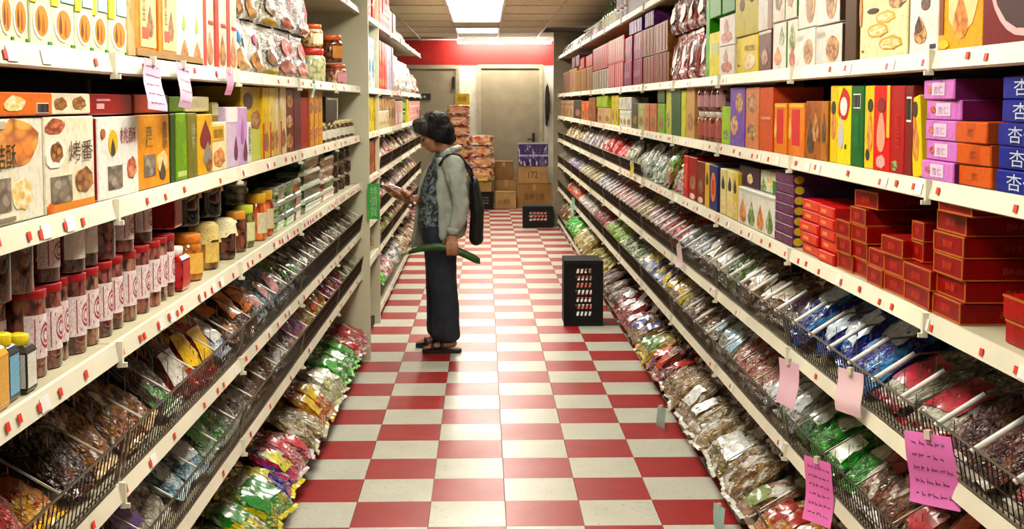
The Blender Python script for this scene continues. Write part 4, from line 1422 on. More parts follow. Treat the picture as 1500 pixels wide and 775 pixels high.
fill('R6', 962, 944, 'yellow packet with green print', 'snack_packet', ('#e8cc1c', '#c89a14', '#eef0c0'), '#4a8a2c', '#e0c418', rows=2, **kb)
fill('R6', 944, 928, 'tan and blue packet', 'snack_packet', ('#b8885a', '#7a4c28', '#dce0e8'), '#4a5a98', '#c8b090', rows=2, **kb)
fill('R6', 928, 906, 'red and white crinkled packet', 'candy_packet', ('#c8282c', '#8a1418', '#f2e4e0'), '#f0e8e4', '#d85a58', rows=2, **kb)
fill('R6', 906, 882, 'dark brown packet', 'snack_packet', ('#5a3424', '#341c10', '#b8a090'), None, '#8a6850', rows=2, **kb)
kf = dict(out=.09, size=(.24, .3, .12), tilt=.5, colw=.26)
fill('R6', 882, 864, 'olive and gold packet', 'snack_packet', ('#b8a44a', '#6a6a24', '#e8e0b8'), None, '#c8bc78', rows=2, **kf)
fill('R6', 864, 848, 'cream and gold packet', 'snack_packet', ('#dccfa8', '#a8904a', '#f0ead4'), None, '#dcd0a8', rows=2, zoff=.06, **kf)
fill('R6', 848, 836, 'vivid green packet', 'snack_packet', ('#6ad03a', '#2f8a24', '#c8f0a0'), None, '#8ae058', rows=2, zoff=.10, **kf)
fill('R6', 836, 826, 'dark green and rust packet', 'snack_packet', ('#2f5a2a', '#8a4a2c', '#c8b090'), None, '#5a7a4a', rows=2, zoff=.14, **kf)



def number_layers():
    for (desc, tier), os_ in _layer.items():
        os_.sort(key=lambda o: (round(o.location.y, 1), o.location.z))
        os_.sort(key=lambda o: o.location.z)
        for i, o in enumerate(os_):
            o['label'] = '%s, %s from bottom, on %s' % (desc, nth(i + 1), SHN[tier])


# ------------------------------------------------------------------ crate-side shelving: the top shelf
def far_jar(name, c1, c2, lid):
    return mkj(name, 'jar', food(c1, c2, cells=6, gloss=.1), plain(lid, .35))


run('R0', 900, 880, .22, mkj('green_bottle', 'bottle', plain('#1f4a1c', .12, coat=.8), plain('#2a2a1c', .4), plain('#c8c8a8', .5)), 'dark green bottle', 'bottle', n=5, dep=.09, back=.02)
run('R0', 880, 855, .14, mkp('brown_pouch', film('#6d2c1c', '#3a140c', '#a8705a', cells=5), '#8a4a34'), 'dark red pouch', 'pouch', n=6, dep=.1, back=.02)
run('R0', 855, 822, .12, mkp('brown_pouch', film('#6a5a48', '#3a2c20', '#b8a890', cells=5), '#6a5a48'), 'brown and cream pouch', 'pouch', n=8, dep=.1, back=.02)
run('R0', 916, 900, .2, mkj('white_canister', 'tube', plain('#d8d0c8', .3, var=.1, scale=30), plain('#6a2c4a', .4), plain('#a8a0a8', .5)), 'pale canister', 'canister', n=3, layers=2, dep=.09, back=.02)
run('R0', 990, 916, .24, mk('maroon_carton', '#3a1a1c', '#5a2a24'), 'dark maroon carton', 'carton', n=8, dep=.2, back=.04)

# ------------------------------------------------------------------ crate-side shelving: the upper shelf
def sleeve_pack(name, c1, c2, c3, lab=None):
    """shrink-wrapped block of slim packets"""
    def f(w, d, h):
        o = carton(name, w, d, h, dim(c1, .85), dim(c2, .85), dec=[('rect', k / 4 + .03, .06, k / 4 + .10, .94, dim(c3, .8)) for k in range(4)] + ([('rect', .1, .35, .9, .6, dim(lab))] if lab else []), scale=20, amount=.5)
        return o
    return f


run('R1', 834, 823, .26, sleeve_pack('wrapped_block', '#8a4a28', '#b8824a', '#5a2c18'), 'brown wrapped block', 'packet block', n=2, dep=.2)
run('R1', 843, 833, .27, sleeve_pack('wrapped_block', '#c8a03a', '#e0c060', '#7a4a98'), 'yellow and purple wrapped block', 'packet block', n=2, dep=.2)
run('R1', 848, 836, .12, sleeve_pack('wrapped_block', '#4a2c5a', '#6a3a6a', '#2a1a34'), 'dark purple wrapped block on top', 'packet block', n=2, dep=.15, z0=.275)
run('R1', 867, 843, .23, sleeve_pack('wrapped_block', '#b07c2c', '#c89448', '#6a3c10'), 'tan wrapped block', 'packet block', n=3, layers=1, dep=.2)
run('R1', 867, 846, .11, sleeve_pack('wrapped_block', '#c03c16', '#d05a28', '#902808'), 'orange wrapped block on top of the tan ones', 'packet block', n=2, dep=.18, z0=.235)
run('R1', 890, 867, .17, sleeve_pack('wrapped_block', '#b8ac98', '#d8d0c0', '#8a7a68'), 'grey wrapped block', 'packet block', n=2, dep=.2)
run('R1', 890, 868, .2, sleeve_pack('wrapped_block', '#c83c26', '#d8604a', '#a82c1c'), 'salmon wrapped block on top of the grey ones', 'packet block', n=2, dep=.19, z0=.175)
run('R1', 913, 890, .38, sleeve_pack('wrapped_block', '#b01830', '#c83048', '#f0d0cc'), 'red and white wrapped block', 'packet block', n=2, layers=2, dep=.2)
run('R1', 940, 913, .345, sleeve_pack('wrapped_block', '#a01840', '#8a2058', '#4a1a70', '#c84a78'), 'magenta and purple wrapped block', 'packet block', n=2, layers=2, dep=.2)
run('R1', 938, 921, .09, sleeve_pack('wrapped_block', '#5a2c7a', '#7a4a98', '#d8c8d8'), 'purple wrapped block on top of the magenta ones', 'packet block', n=1, dep=.18, z0=.35)
run('R1', 977, 941, .345, sleeve_pack('wrapped_block', '#7a4c20', '#98682e', '#b83c14'), 'brown wrapped block with orange bands', 'packet block', n=2, layers=2, dep=.2)
run('R1', 956, 944, .09, sleeve_pack('wrapped_block', '#6a2c6a', '#8a4a88', '#d8c8d8'), 'purple wrapped block on top of the brown ones', 'packet block', n=1, dep=.18, z0=.35)
run('R1', 1032, 978, .25, mkp('red_pouch', film('#a82418', '#7a140c', '#c8503a', cells=4), '#c8a090', [('printed_panel', .1, .55, .28, .26, '#f0e8e4'), ('printed_panel', -.5, .5, .12, .35, '#d87a5a')]), 'glossy red pouch in the lower layer', 'pouch', n=4, dep=.1)
run('R1', 1030, 976, .22, mkp('red_pouch', film('#8a1c12', '#5a1008', '#a8402a', cells=4), '#d8c8c0', [('printed_panel', .05, .5, .42, .24, '#e8e0dc')]), 'glossy red white-panel pouch, top layer', 'pouch', n=4, dep=.1, back=.02, z0=.252)
run('R1', 1037, 1032, .52, mk('tall_carton', '#4a9a3a', '#7ab84a'), 'slim tall green carton', 'carton', dep=.2)
run('R1', 1053, 1037, 44, mk('yellow_carton', '#eadc1c', '#e2cc14', side='#d8c412', dec=[('rect', .2, .5, .8, .75, '#c8d0a0')]), 'plain bright yellow carton', 'carton', dep=.16)
run('R1', 1074, 1037, .24, mk('green_carton', '#3a8a1c', '#2f7a18', side='#2a6a14'), 'large grass green carton above the yellow ones', 'carton', n=2, dep=.16, z0=.26)
WH = dict(side='#e2dccc')
run('R1', 1075, 1053, 18, mk('cookie_carton', '#f0e9de', '#e8ddd0', dec=[('blob', .1, .06, .9, .5, 'R'), ('drop', .3, .45, .6, .9, '#c89a9a')], **WH), 'white carton with a reddish picture', 'carton', layers=2, dep=.16)
run('R1', 1108, 1075, 48, mk('yellow_carton', '#f0d814', '#e8cc10', side='#e0c410', dec=[('blob', .3, .05, .95, .55, 'P'), ('t:花生', .4, .6, .9, .75, '#6a4a1c'), ('oval', .06, .2, .16, .28, '#7a5a1c')]), 'yellow carton with a flower-shaped picture', 'carton', dep=.18)
run('R1', 1108, 1076, .2, mk('olive_carton', '#c8b818', '#b8a814', side='#b0a012', dec=[('oval', .2, .48, .4, .72, '#5a3c18'), ('oval', .62, .6, .82, .84, '#4a2c14'), ('rect', .0, .84, 1, .9, '#8a7a14')]), 'mustard carton with brown spots', 'carton', dep=.17, z0=hgt('R1', 1108, 48) + .002)
run('R1', 1129, 1109, 42, mk('brown_carton', '#5a2418', '#6d2c1c', side='#4a1c14', dec=[('blob', .2, .1, .8, .6, 'F'), ('rect', 0, .93, 1, 1, '#e8dcd0')]), 'maroon carton', 'carton', dep=.18)
run('R1', 1128, 1109, .2, mk('white_carton', '#ece6de', '#e0d4cc', dec=[('rect', .7, 0, 1, 1, '#a88a78')]), 'white carton on top of the maroon one', 'carton', dep=.18, z0=hgt('R1', 1129, 42) + .002)
run('R1', 1149, 1130, 30, mk('leaf_carton', '#f2eee4', '#e8e0d0', side='#5a9a1c', dec=[('drop', .1, .1, .7, .5, 'O'), ('drop', .5, .5, .9, .9, 'G')]), 'white carton with a green side', 'carton', dep=.18)
run('R1', 1164, 1150, 26, mk('leaf_carton', '#f0ead8', '#dfe4b8', side='#5a9a1c', dec=[('drop', .15, .35, .85, .95, 'G'), ('drop', .2, .05, .8, .45, 'R')]), 'slim white carton with a green leaf', 'carton', dep=.18)
run('R1', 1163, 1130, .19, mk('leaf_carton', '#ece2d4', '#e0d0bc', side='#4a8a1c', dec=[('blob', .2, .15, .85, .7, 'F')]), 'white carton with a biscuit picture stacked above', 'carton', n=2, dep=.18, z0=hgt('R1', 1164, 26) + .003)
CK = [('oval', .42, .06, .92, .72, 'B'), ('oval', .48, .16, .8, .6, 'F'), ('t:酥餅', .08, .70, .4, .86, '#c8bca8')]
run('R1', 1193, 1164, 38, mk('biscuit_carton', '#efeae0', '#e6dfd4', side='#e0d8cc', dec=CK), 'white carton with a long biscuit picture', 'carton', dep=.2)
run('R1', 1193, 1164, .19, mk('biscuit_carton', '#efeae0', '#e6dfd4', side='#e0d8cc', dec=CK), 'white long-biscuit carton in the top layer', 'carton', dep=.2, z0=hgt('R1', 1193, 38) + .002)
run('R1', 1229, 1194, 32, mk('biscuit_carton', '#e6dfd8', '#dcd2ca', side='#4a3018', dec=CK), 'pale carton with an oval biscuit picture', 'carton', dep=.2)
run('R1', 1229, 1194, .19, mk('biscuit_carton', '#e6dfd8', '#dcd2ca', side='#4a3018', dec=CK), 'pale oval-biscuit carton in the top layer', 'carton', dep=.2, z0=hgt('R1', 1229, 32) + .002)
run('R1', 1250, 1234, .34, mk('brown_carton', '#4a3014', '#3a2410', side='#402a12'), 'dark brown carton', 'carton', dep=.26)
run('R1', 1326, 1258, .34, mk('pastry_carton', '#f0e4b8', '#ecdca8', side='#d8c070', dec=[('blob', .34, .25, .8, .36, '#e8b84a'), ('blob', .38, .27, .76, .34, 'P'), ('blob', .16, .15, .66, .28, '#e0a83a'), ('blob', .2, .17, .62, .26, 'P'), ('blob', .42, .05, .95, .17, '#e0a83a'), ('blob', .46, .06, .9, .15, 'P'), ('blob', .62, .34, 1.0, .5, 'N'), ('oval', .18, .35, .42, .39, '#2a2018'), ('oval', .0, .26, .06, .5, 'B'), ('oval', .06, .06, .1, .08, '#c87a3a')]),
    'cream carton with golden pastry picture', 'carton', dep=.22)
run('R1', 1370, 1331, .34, mk('chocolate_carton', '#f2eee6', '#eae4da', side='#e0d6c4', dec=[('drop', .4, .29, .76, .44, 'K'), ('drop', .15, .07, .66, .25, 'N'), ('drop', .2, .14, .5, .26, 'K'), ('rect', .76, .03, .95, .06, '#2a2a34')]), 'white carton with chocolate pieces', 'carton', dep=.22)
run('R1', 1434, 1371, .34, mk('juice_carton', '#ecb428', '#e8a81c', side='#7a2a14', dec=[('splash', .22, .05, .98, .6, '#f0d8a0'), ('drop', .34, .07, .72, .36, 'O'), ('splash', .3, .3, .7, .5, '#d8d82c'), ('rect', .04, .11, .14, .46, '#8a4a14'), ('blob', .02, .01, .3, .08, '#f2c83a')]), 'yellow carton with an orange fruit picture', 'carton', dep=.22)
run('R1', 1560, 1438, .34, mk('noodle_carton', '#7a0f1c', '#6d0c18', side='#5a0a14', dec=[('ring', .06, .04, 1.0, .98, '#e0b8b8'), ('oval', .10, .08, .96, .94, '#3a1014'), ('blob', .2, .2, .9, .8, 'B')]), 'dark red carton with a bowl inside a pale ring', 'carton', dep=.24)

# ------------------------------------------------------------------ crate-side shelving: the second shelf
for a, b, h, c1, c2, sd_, dsc, n in ((840, 822, .2, '#b89a78', '#8a5a40', None, 'beige and brown carton', 3), (851, 841, .2, '#241c18', '#3a2c24', None, 'black carton', 1), (862, 852, .19, '#c8622a', '#d88a4a', None, 'burnt orange carton', 2),
                                (872, 863, .22, '#8a4a2c', '#a86a44', None, 'russet carton', 2), (893, 873, .13, '#cfb088', '#c09a6a', None, 'low beige carton', 2), (905, 894, .23, '#c8b850', '#b8a040', None, 'straw yellow carton', 2),
                                (924, 906, .12, '#d8d8c8', '#b8c0a8', None, 'low whitish carton', 3), (933, 925, .17, '#2a2018', '#4a3a2c', None, 'dark slim carton', 1), (942, 934, .17, '#b8c08a', '#a0a870', None, 'sage green carton', 1),
                                (960, 943, .17, '#d0886a', '#c07a58', '#b86a4a', 'salmon brown carton', 2), (973, 961, .17, '#7aa82a', '#8ab83a', None, 'lime green carton', 1)):
    run('R2', a, b, h, mk('snack_carton', c1, c2, side=sd_, dec=[('blob', .2, .1, .85, .55, 'F'), ('rect', .1, .72, .9, .82, c2)], amount=.5), dsc, 'carton', n=n, dep=.16, back=.012)
run('R2', 890, 872, .1, mk('snack_carton', '#a8c83a', '#8aa82c'), 'lime carton stacked over the beige ones', 'carton', n=2, dep=.1, z0=.133)
run('R2', 924, 906, .09, mk('snack_carton', '#c8c4b8', '#8a8074'), 'grey carton stacked over the whitish ones', 'carton', n=3, dep=.12, z0=.123)
run('R2', 973, 961, .09, mk('snack_carton', '#1f4a1c', '#2a5a24'), 'dark green carton on the lime one', 'carton', dep=.12, z0=.173)
run('R2', 982, 974, .26, mk('tall_carton', '#c8c86a', '#a8b850', dec=[('blob', .1, .1, .9, .5, 'G')]), 'tall pale green carton', 'carton', dep=.16)
o = run('R2', 996, 983, .255, mk('tall_carton', '#16522a', '#0f4420'), 'tall dark green carton, leaning', 'carton', dep=.16)[0]
run('R2', 1004, 997, .24, mk('tall_carton', '#c8c83a', '#b8b02c'), 'slim yellow-green carton', 'carton', dep=.16)
run('R2', 1016, 1005, .26, mk('tall_carton', '#c8a070', '#b88a58', dec=[('blob', .1, .1, .9, .5, 'F')]), 'tall tan carton', 'carton', dep=.16)
run('R2', 1053, 1017, .135, mkj('red_jar', 'jar', food('#8a3a2c', '#b86a54', '#4a1810', cells=5, gloss=.1), plain('#c8b8a8', .2, coat=.6), plain('#a8544a', .4)), 'red-brown jar with a clear lid', 'jar', n=4, layers=1, dep=.085)
run('R2', 1053, 1017, .12, mkj('red_jar', 'jar', food('#7a3a3a', '#a87070', '#3a1414', cells=5, gloss=.1), plain('#8a5a5a', .3), plain('#b08080', .4)), 'red-brown jar with rose lid, top layer', 'jar', n=4, dep=.085, z0=.137)
run('R2', 1067, 1055, .16, mk('lime_carton', '#a8d030', '#90c020', side='#88b820', dec=[('blob', .2, .1, .8, .4, 'G')]), 'vivid lime carton', 'carton', dep=.16)
run('R2', 1089, 1069, 127, mk('purple_carton', '#8a6ab8', '#7a58a8', side='#6a4a98', dec=[('oval', .4, .56, .9, .9, 'N'), ('oval', .08, .18, .58, .52, 'N')]), 'purple carton with two round biscuit pictures', 'carton', dep=.18)
run('R2', 1111, 1090, 127, mk('salmon_carton', '#e09870', '#d88a60', side='#d07050', dec=[('blob', .1, .55, .9, .92, 'N'), ('blob', .1, .12, .9, .45, 'N')]), 'salmon carton with two food pictures', 'carton', dep=.18)
run('R2', 1131, 1112, 127, mk('salmon_carton', '#d8704a', '#d06844', side='#c05a38', dec=[('rect', .15, .5, .85, .54, '#e89a7a')]), 'plain coral carton', 'carton', dep=.18)
for a, b in ((1149, 1132), (1175, 1150)):
    run('R2', a, b, 151, mk('stick_carton', '#f0982a', '#e88820', side='#e07a1c', dec=[('rect', .25, .2, .72, .88, '#d8241c'), ('rect', .05, .92, .95, .98, '#f2c850'), ('drop', .02, .3, .2, .7, '#f4c878')]), 'orange carton with a red stripe', 'carton', dep=.18)
run('R2', 1198, 1176, 148, mk('brown_carton', '#a86a2c', '#8a5020', side='#7a4418', dec=[('drop', .1, .08, .6, .7, 'K'), ('drop', .45, .3, .9, .8, 'N')]), 'brown carton with a pale figure', 'carton', dep=.18)
run('R2', 1210, 1199, 148, mk('brown_carton', '#b87a34', '#98602a', side='#8a5424', dec=[('drop', .2, .3, .8, .8, 'K')]), 'slim tan brown carton', 'carton', dep=.18)
run('R2', 1175, 1133, .1, mk('dark_carton', '#4a1814', '#341010'), 'dark red carton behind the orange ones', 'carton', n=2, dep=.12, back=.22, z0=.16)
for a, b, c1, s1, dd, dsc in ((1222, 1211, '#f0cc24', '#e0b818', [('drop', .15, .3, .85, .8, 'O'), ('oval', .2, .62, .8, .8, '#2a2414')], 'yellow carton with a carrot shape'),
                              (1241, 1223, '#f0e024', '#2a7a24', [('splash', .02, .5, .98, 1.0, '#c8401c'), ('oval', .2, .62, .75, .86, '#f0e8e0'), ('drop', .05, .2, .5, .62, '#c8c0c8'), ('rect', .6, .2, .7, .26, '#3a3010')], 'yellow and red carton with a white disc'),
                              (1260, 1242, '#14602a', '#0f5020', [('code', .2, .72, .75, .9, ''), ('t:綠\n豆\n糕', .3, .25, .7, .65, '#2f8a44')], 'dark green carton with a barcode'),
                              (1275, 1262, '#f0d02a', '#e0bc1c', [('drop', .3, .2, .95, .75, 'O'), ('oval', .35, .68, .9, .84, '#2c2614'), ('oval', .2, .1, .6, .24, '#2c2614')], 'yellow carton with a dark-tipped carrot'),
                              (1300, 1276, '#e0483a', '#b81c1c', [('drop', .2, .22, .75, .78, '#f0a890'), ('oval', .25, .68, .7, .86, '#8a1c14'), ('rect', .82, .4, .98, 1, '#f0c83a'), ('blob', .2, .02, .8, .2, '#e8b0a8')], 'red carton with a pink carrot'),
                              (1321, 1301, '#b01c1c', '#901418', [('t:紅\n豆', .35, .3, .7, .7, '#e03a2c'), ('blob', .1, .02, .6, .16, 'G')], 'deep red carton'),
                              (1334, 1322, '#7a1214', '#6a0f12', [('code', .2, .6, .8, .88, '')], 'dark red slim carton with a barcode')):
    run('R2', a, b, 125, mk('cereal_carton', c1, c1, side=s1, dec=dd), dsc, 'carton', dep=.2)
o = run('R2', 1349, 1334, 140, mk('cereal_carton', '#f2d41c', '#eac818', side='#e0bc14', dec=[('drop', .15, .2, .8, .85, 'O'), ('oval', .3, .74, .8, .94, '#2a2010')]), 'yellow carton leaning against the pink stack', 'carton', dep=.2)[0]
o.rotation_euler.y = -.16
ZB = .0455
PK = [('blob', .12, .28, .30, .72, 'R'), ('rect', .3, .2, .72, .85, '#e8d0e4'), ('t:杏仁', .36, .3, .68, .7, '#c890c0')]
def stack(tier, px0, px1, layers, zb, make, desc, dep, back=.012, shift=.012, name='c'):
    ya, yb = sorted((depth(tier, px0, back), depth(tier, px1, back)))
    for l in range(layers):
        o = make(yb - ya - .004, dep, zb - .0015)
        put(o, tier, (ya + yb) / 2 + random.uniform(-1, 1) * shift * .4, l * zb, back + random.uniform(0, shift), dep, random.uniform(-.03, .03) * (shift > .005))
        name_it(o, tier, desc, 'carton')
        o['_l'], o['_c'] = l + 1, 1
        k = (desc, tier)
        _layer.setdefault(k, []).append(o)


_layer = {}
stack('R2', 1395, 1348, 5, ZB, mk('pink_carton', '#d88ad0', '#c878c0', side='#6a1c58', dec=PK), 'pink carton with a white panel, in the stack', .30)
stack('R2', 1443, 1396, 3, ZB, mk('orange_carton', '#d8741c', '#c86814', side='#b85c18', dec=[('t:杏仁', .42, .3, .62, .7, '#5a2c0c'), ('code', .8, .1, 1.0, .9, '', 'px')]), 'orange carton with brown lettering, in the stack', .22)
stack('R2', 1446, 1400, 5, ZB, mk('plum_carton', '#7a1c5a', '#6a164c', side='#5a1240'), 'plum carton behind the orange stack', .10, back=.25)
stack('R2', 1540, 1456, 5, ZB, mk('blue_carton', '#2c3c90', '#24327c', side='#1c2868', dec=[('t:杏仁', .22, .15, .8, .88, '#c8d4e8'), ('rect', .62, .02, .8, .12, '#a8b878')]), 'navy blue carton with pale lettering, in the stack', .28)

# ------------------------------------------------------------------ crate-side shelving: the third shelf
def cartons(tier, rows, dep=.2, name='snack_carton', cat='carton'):
    for a, b, t, c1, s1, dd, dsc in rows:
        run(tier, a, b, t, mk(name, c1, c1, side=s1, dec=dd), dsc, cat, dep=dep)


W3 = [('drop', .2, .55, .8, .85, '#2a1c14'), ('blob', .1, .08, .9, .4, 'P')]
cartons('R3', ((1006, 1000, .21, '#c82020', '#b01818', [('rect', .3, .2, .7, .8, '#e06a5a')], 'bright red slim carton'), (1018, 1007, .21, '#9a2c1c', '#8a2416', [('blob', .2, .2, .9, .6, 'F'), ('oval', .2, .02, .8, .16, '#e8d0c0')], 'brick red carton'),
               (1029, 1019, .2, '#7a3a20', '#6a2c18', [('blob', .2, .2, .9, .6, 'F'), ('oval', .2, .02, .8, .16, '#e8d0c0')], 'chestnut brown carton'), (1037, 1030, .2, '#e0b83a', '#c89a24', [('drop', .2, .5, .9, .8, '#2c2014')], 'gold slim carton'),
               (1051, 1038, .2, '#1f2a68', '#182058', [('oval', .2, .18, .8, .84, '#e08a2c'), ('rect', .35, .34, .65, .68, '#c83a1c')], 'navy carton with an orange medallion'),
               (1061, 1052, .195, '#ecdc9c', '#d8c478', W3, 'cream carton with a dark window'), (1070, 1062, .195, '#efe0a4', '#d8c478', W3, 'pale gold carton with a dark window'), (1079, 1071, .195, '#ead070', '#c8a848', W3, 'yellow carton with a dark window')))
for k in range(4):
    a = 1133 - k * 13.2
    run('R3', a, a - 13, .145, mk('leaf_carton', '#eceadc', '#e0dccc', side='#d8d4c0', dec=[('drop', .1, .05, .9, .7, 'G' if k % 2 == 0 else 'O'), ('rect', 0, .9, 1, .97, '#c8c8b8')]), 'white carton with a %s picture' % ('green leaf' if k % 2 == 0 else 'golden leaf'), 'carton', dep=.16)
run('R3', 1110, 1082, .08, mk('plum_carton', '#3a1838', '#2c1028', dec=[('blob', .4, .1, .7, .7, 'P')]), 'dark plum carton on top of the leaf cartons', 'carton', dep=.14, back=.03, z0=.147)
run('R3', 1133, 1111, .08, mk('leaf_carton', '#e6ecd0', '#d0dca8', side='#2f7a2c', dec=[('drop', .0, .0, .4, .6, 'G'), ('blob', .4, .2, .8, .9, 'P'), ('rect', .8, 0, 1, .6, '#2f7a2c')]), 'green and white carton on top of the leaf cartons', 'carton', dep=.14, back=.03, z0=.147)
stack('R3', 1160, 1134, 7, .034, mk('purple_carton', '#6d3a5a', '#5a2c4c', side='#42204a', dec=[('t:綠豆', .12, .2, .88, .8, '#8a5a7a'), ('rect', .04, .2, .14, .8, '#c8a04a', 'px'), ('oval', .02, .1, .18, .9, '#d8b050', 'px')]), 'mauve carton with gold side ribbon', .2, shift=.003)
stack('R3', 1200, 1163, 6, .04, mk('purple_carton', '#3a1450', '#2c0e40', side='#2c0e40', dec=[('rect', .3, .4, .6, .6, '#5a3a70')]), 'deep violet carton behind the orange packs', .12, back=.2, shift=.003)
for a, b, L in ((1196, 1170, 5), (1221, 1197, 5)):
    for l in range(L):
        pass
    stack('R3', a, b, L, .034, mk('orange_pack', '#d8481c', '#c83c14', side='#a82c10', dec=[('rect', .08, .15, .92, .85, '#e2602c'), ('rect', .2, .35, .5, .65, '#f0a070')]), 'small orange pack in the %s stack' % ('far' if a < 1200 else 'near'), .14, shift=.012)
RB = .0475
REDD = [('rect', 0, 0, 1, .08, '#c0702c'), ('rect', 0, .92, 1, 1, '#c0702c'), ('rect', 0, 0, .03, 1, '#c0702c'), ('rect', .97, 0, 1, 1, '#c0702c'), ('t:酥餅', .34, .3, .66, .7, '#d85a3a')]
RSIDE = [('t:酥餅酥餅', .3, .3, .7, .62, '#b85a38', 'px'), ('rect', 0, .0, 1, .06, '#c8702c', 'px')]
REDB = lambda: mk('red_carton', '#94160f', '#84120c', dec=REDD + RSIDE, amount=.2)
for a, b, L, dp, bk, dsc in ((1243, 1222, 3, .26, .015, 'first'), (1266, 1244, 4, .26, .02, 'second'), (1290, 1266.5, 2, .28, .012, 'third'), (1320, 1290.5, 3, .28, .014, 'fourth'), (1362, 1321, 2, .28, .012, 'fifth'), (1370, 1338, 5, .2, .32, 'hidden'), (1406, 1363, 5, .28, .014, 'sixth')):
    if dsc == 'hidden':
        continue
    stack('R3', a, b, L, RB, REDB(), 'gold-edged red carton, %s stack past orange packs' % dsc, dp, back=bk, shift=.012)
def one(tier, px0, px1, z, make, desc, dep, back=.012, yaw=0., cat='carton'):
    ya, yb = sorted((depth(tier, px0, back), depth(tier, px1, back)))
    o = make(yb - ya - .004, dep, RB - .0015)
    put(o, tier, (ya + yb) / 2, z, back, dep, yaw)
    return name_it(o, tier, desc, cat)


one('R3', 1278, 1252, RB * 4 + .001, REDB(), 'red gold-edged carton turned askew atop the second red stack', .26, back=.03, yaw=.10)
one('R3', 1417, 1372, RB * 5 + .001, REDB(), 'red gold-edged carton jutting forward atop the sixth red stack', .26, back=.0, yaw=.04)
one('R3', 1382, 1345, RB * 6 + .002, REDB(), 'topmost red gold-edged carton, tilted back from the rail', .24, back=.07, yaw=-.05)
one('R3', 1352, 1334, RB * 2 + .001, REDB(), 'red gold-edged carton pushed back on the fifth red stack', .24, back=.04)
one('R3', 1352, 1334, RB * 3 + .002, REDB(), 'red gold-edged carton second up on the fifth red stack', .24, back=.04)
stack('R3', 1560, 1458, 2, RB * 1.02, mk('red_carton', '#b02018', '#98140f', side='#8a1410', dec=[('rect', 0, .9, 1, 1, '#c0702c')]), 'long red carton at the near end', .2, back=.02, shift=.02)
stack('R3', 1405, 1340, 6, RB, mk('red_carton', '#8a1410', '#7a100c', side='#5a0c08'), 'dark red carton behind the gold-edged stacks', .12, back=.33, shift=.004)
# packets behind the shallow fence at the far end of the third shelf
for a, b, c, lb, dsc in ((998, 984, ('#c8402c', '#8a2418', '#e8d0b8'), '#e0a03a', 'red and amber packet'), (984, 966, ('#6aa83a', '#c8582c', '#f0ece0'), '#4a9a2c', 'green and orange packet'), (966, 938, ('#c8d0c0', '#4a7a5a', '#f2f2ec'), None, 'clear white and green packet'),
                         (938, 906, ('#b8b898', '#6a7a4a', '#efefe4'), None, 'clear packet with a brown card'), (906, 876, ('#d84a50', '#a82430', '#f0c0b8'), None, 'rose red packet'), (876, 850, ('#d8ccc4', '#8a7a7a', '#f4f0ec'), None, 'white and grey packet'), (850, 826, ('#c8b890', '#8a6a3a', '#f0e8d0'), None, 'cream and brown packet')):
    fill('R3', a, b, dsc, 'snack_packet', c, lb, None, colw=.17 if a > 900 else .22, rows=1, size=(.165, .22, .07), tilt=.95, rollmax=.2)

# ------------------------------------------------------------------ goods on the far shelving by the woman
FW = {'L0': 'far top shelf by the woman', 'L1': 'far upper shelf by the woman', 'L2': 'far second shelf by the woman', 'L3': 'far fenced shelf by the woman', 'L4': 'far upper tray by the woman', 'L5': 'far middle tray by the woman', 'L6': 'far bottom tray by the woman'}


def far(tier, px0, px1, h, make, desc, cat='carton', n=1, layers=1, dep=.16, z0=0., back=.012):
    run(tier, px0, px1, h, make, desc, cat, n=n, layers=layers, dep=dep, z0=z0, back=back, where=FW[tier])


far('L0', 556.5, 572, .34, mk('red_carton', '#c02420', '#a81c18', dec=[('rect', .1, .4, .9, .5, '#e05a48')]), 'bright red gift carton', n=3, layers=3)
far('L0', 572, 580, .2, mk('red_carton', '#8a4a38', '#c8a088'), 'rust and cream carton', n=2)
far('L0', 580, 597, .13, mkp('brown_pouch', film('#c8b48a', '#8a6a3a', '#e8e0c8', cells=5), '#c8b890'), 'cream and brown pouch', 'pouch', n=4)
far('L1', 556.5, 567, .38, mk('orange_carton', '#d8502a', '#e8843a', side='#c03a1c', dec=[('blob', .1, .1, .9, .5, 'O')]), 'orange red carton', n=3, layers=2)
far('L1', 567, 577, .38, mk('white_carton', '#e2dcea', '#c8b8d8', dec=[('rect', 0, 0, .3, 1, '#b8a0cc')]), 'white and lavender carton', n=3)
far('L1', 577, 582, .36, mkp('magenta_pouch', film('#c8246a', '#a81850', '#e05a94', cells=3), '#c8246a'), 'magenta pouch', 'pouch', n=1)
far('L1', 582, 594, .36, mkp('white_pouch', film('#f0e9d8', '#e0c878', '#fbf6e8', cells=3), '#e8dcc0'), 'white and yellow pouch', 'pouch', n=3)
far('L1', 594, 606, .33, mkp('grey_pouch', film('#c8c8c4', '#7a7a7c', '#efefec', cells=4), '#d0d0cc'), 'silvery grey pouch', 'pouch', n=3)
far('L1', 606, 615.5, .24, mkp('rose_pouch', film('#dca890', '#a8604a', '#f0dccc', cells=4), '#d8b0a0'), 'rose beige pouch', 'pouch', n=3)
far('L2', 556.5, 570, .14, mk('cream_carton', '#e8dcb8', '#d0b888', dec=[('rect', .1, .2, .9, .4, '#c8a868')]), 'low cream carton', n=4)
far('L2', 556.5, 568, .10, mk('cream_carton', '#c8a078', '#8a5a3a'), 'tan carton above low cream ones', n=3, z0=.143)
far('L2', 570, 580, .25, mk('tan_carton', '#d0a478', '#e8d0ac', dec=[('blob', .1, .2, .9, .7, 'F')]), 'tan carton with a food picture', n=3)
far('L2', 580, 590, .22, mk('pink_carton', '#e8b8b4', '#d89890', dec=[('rect', .2, .1, .8, .5, '#f0dcd8')]), 'pale pink carton', n=3)
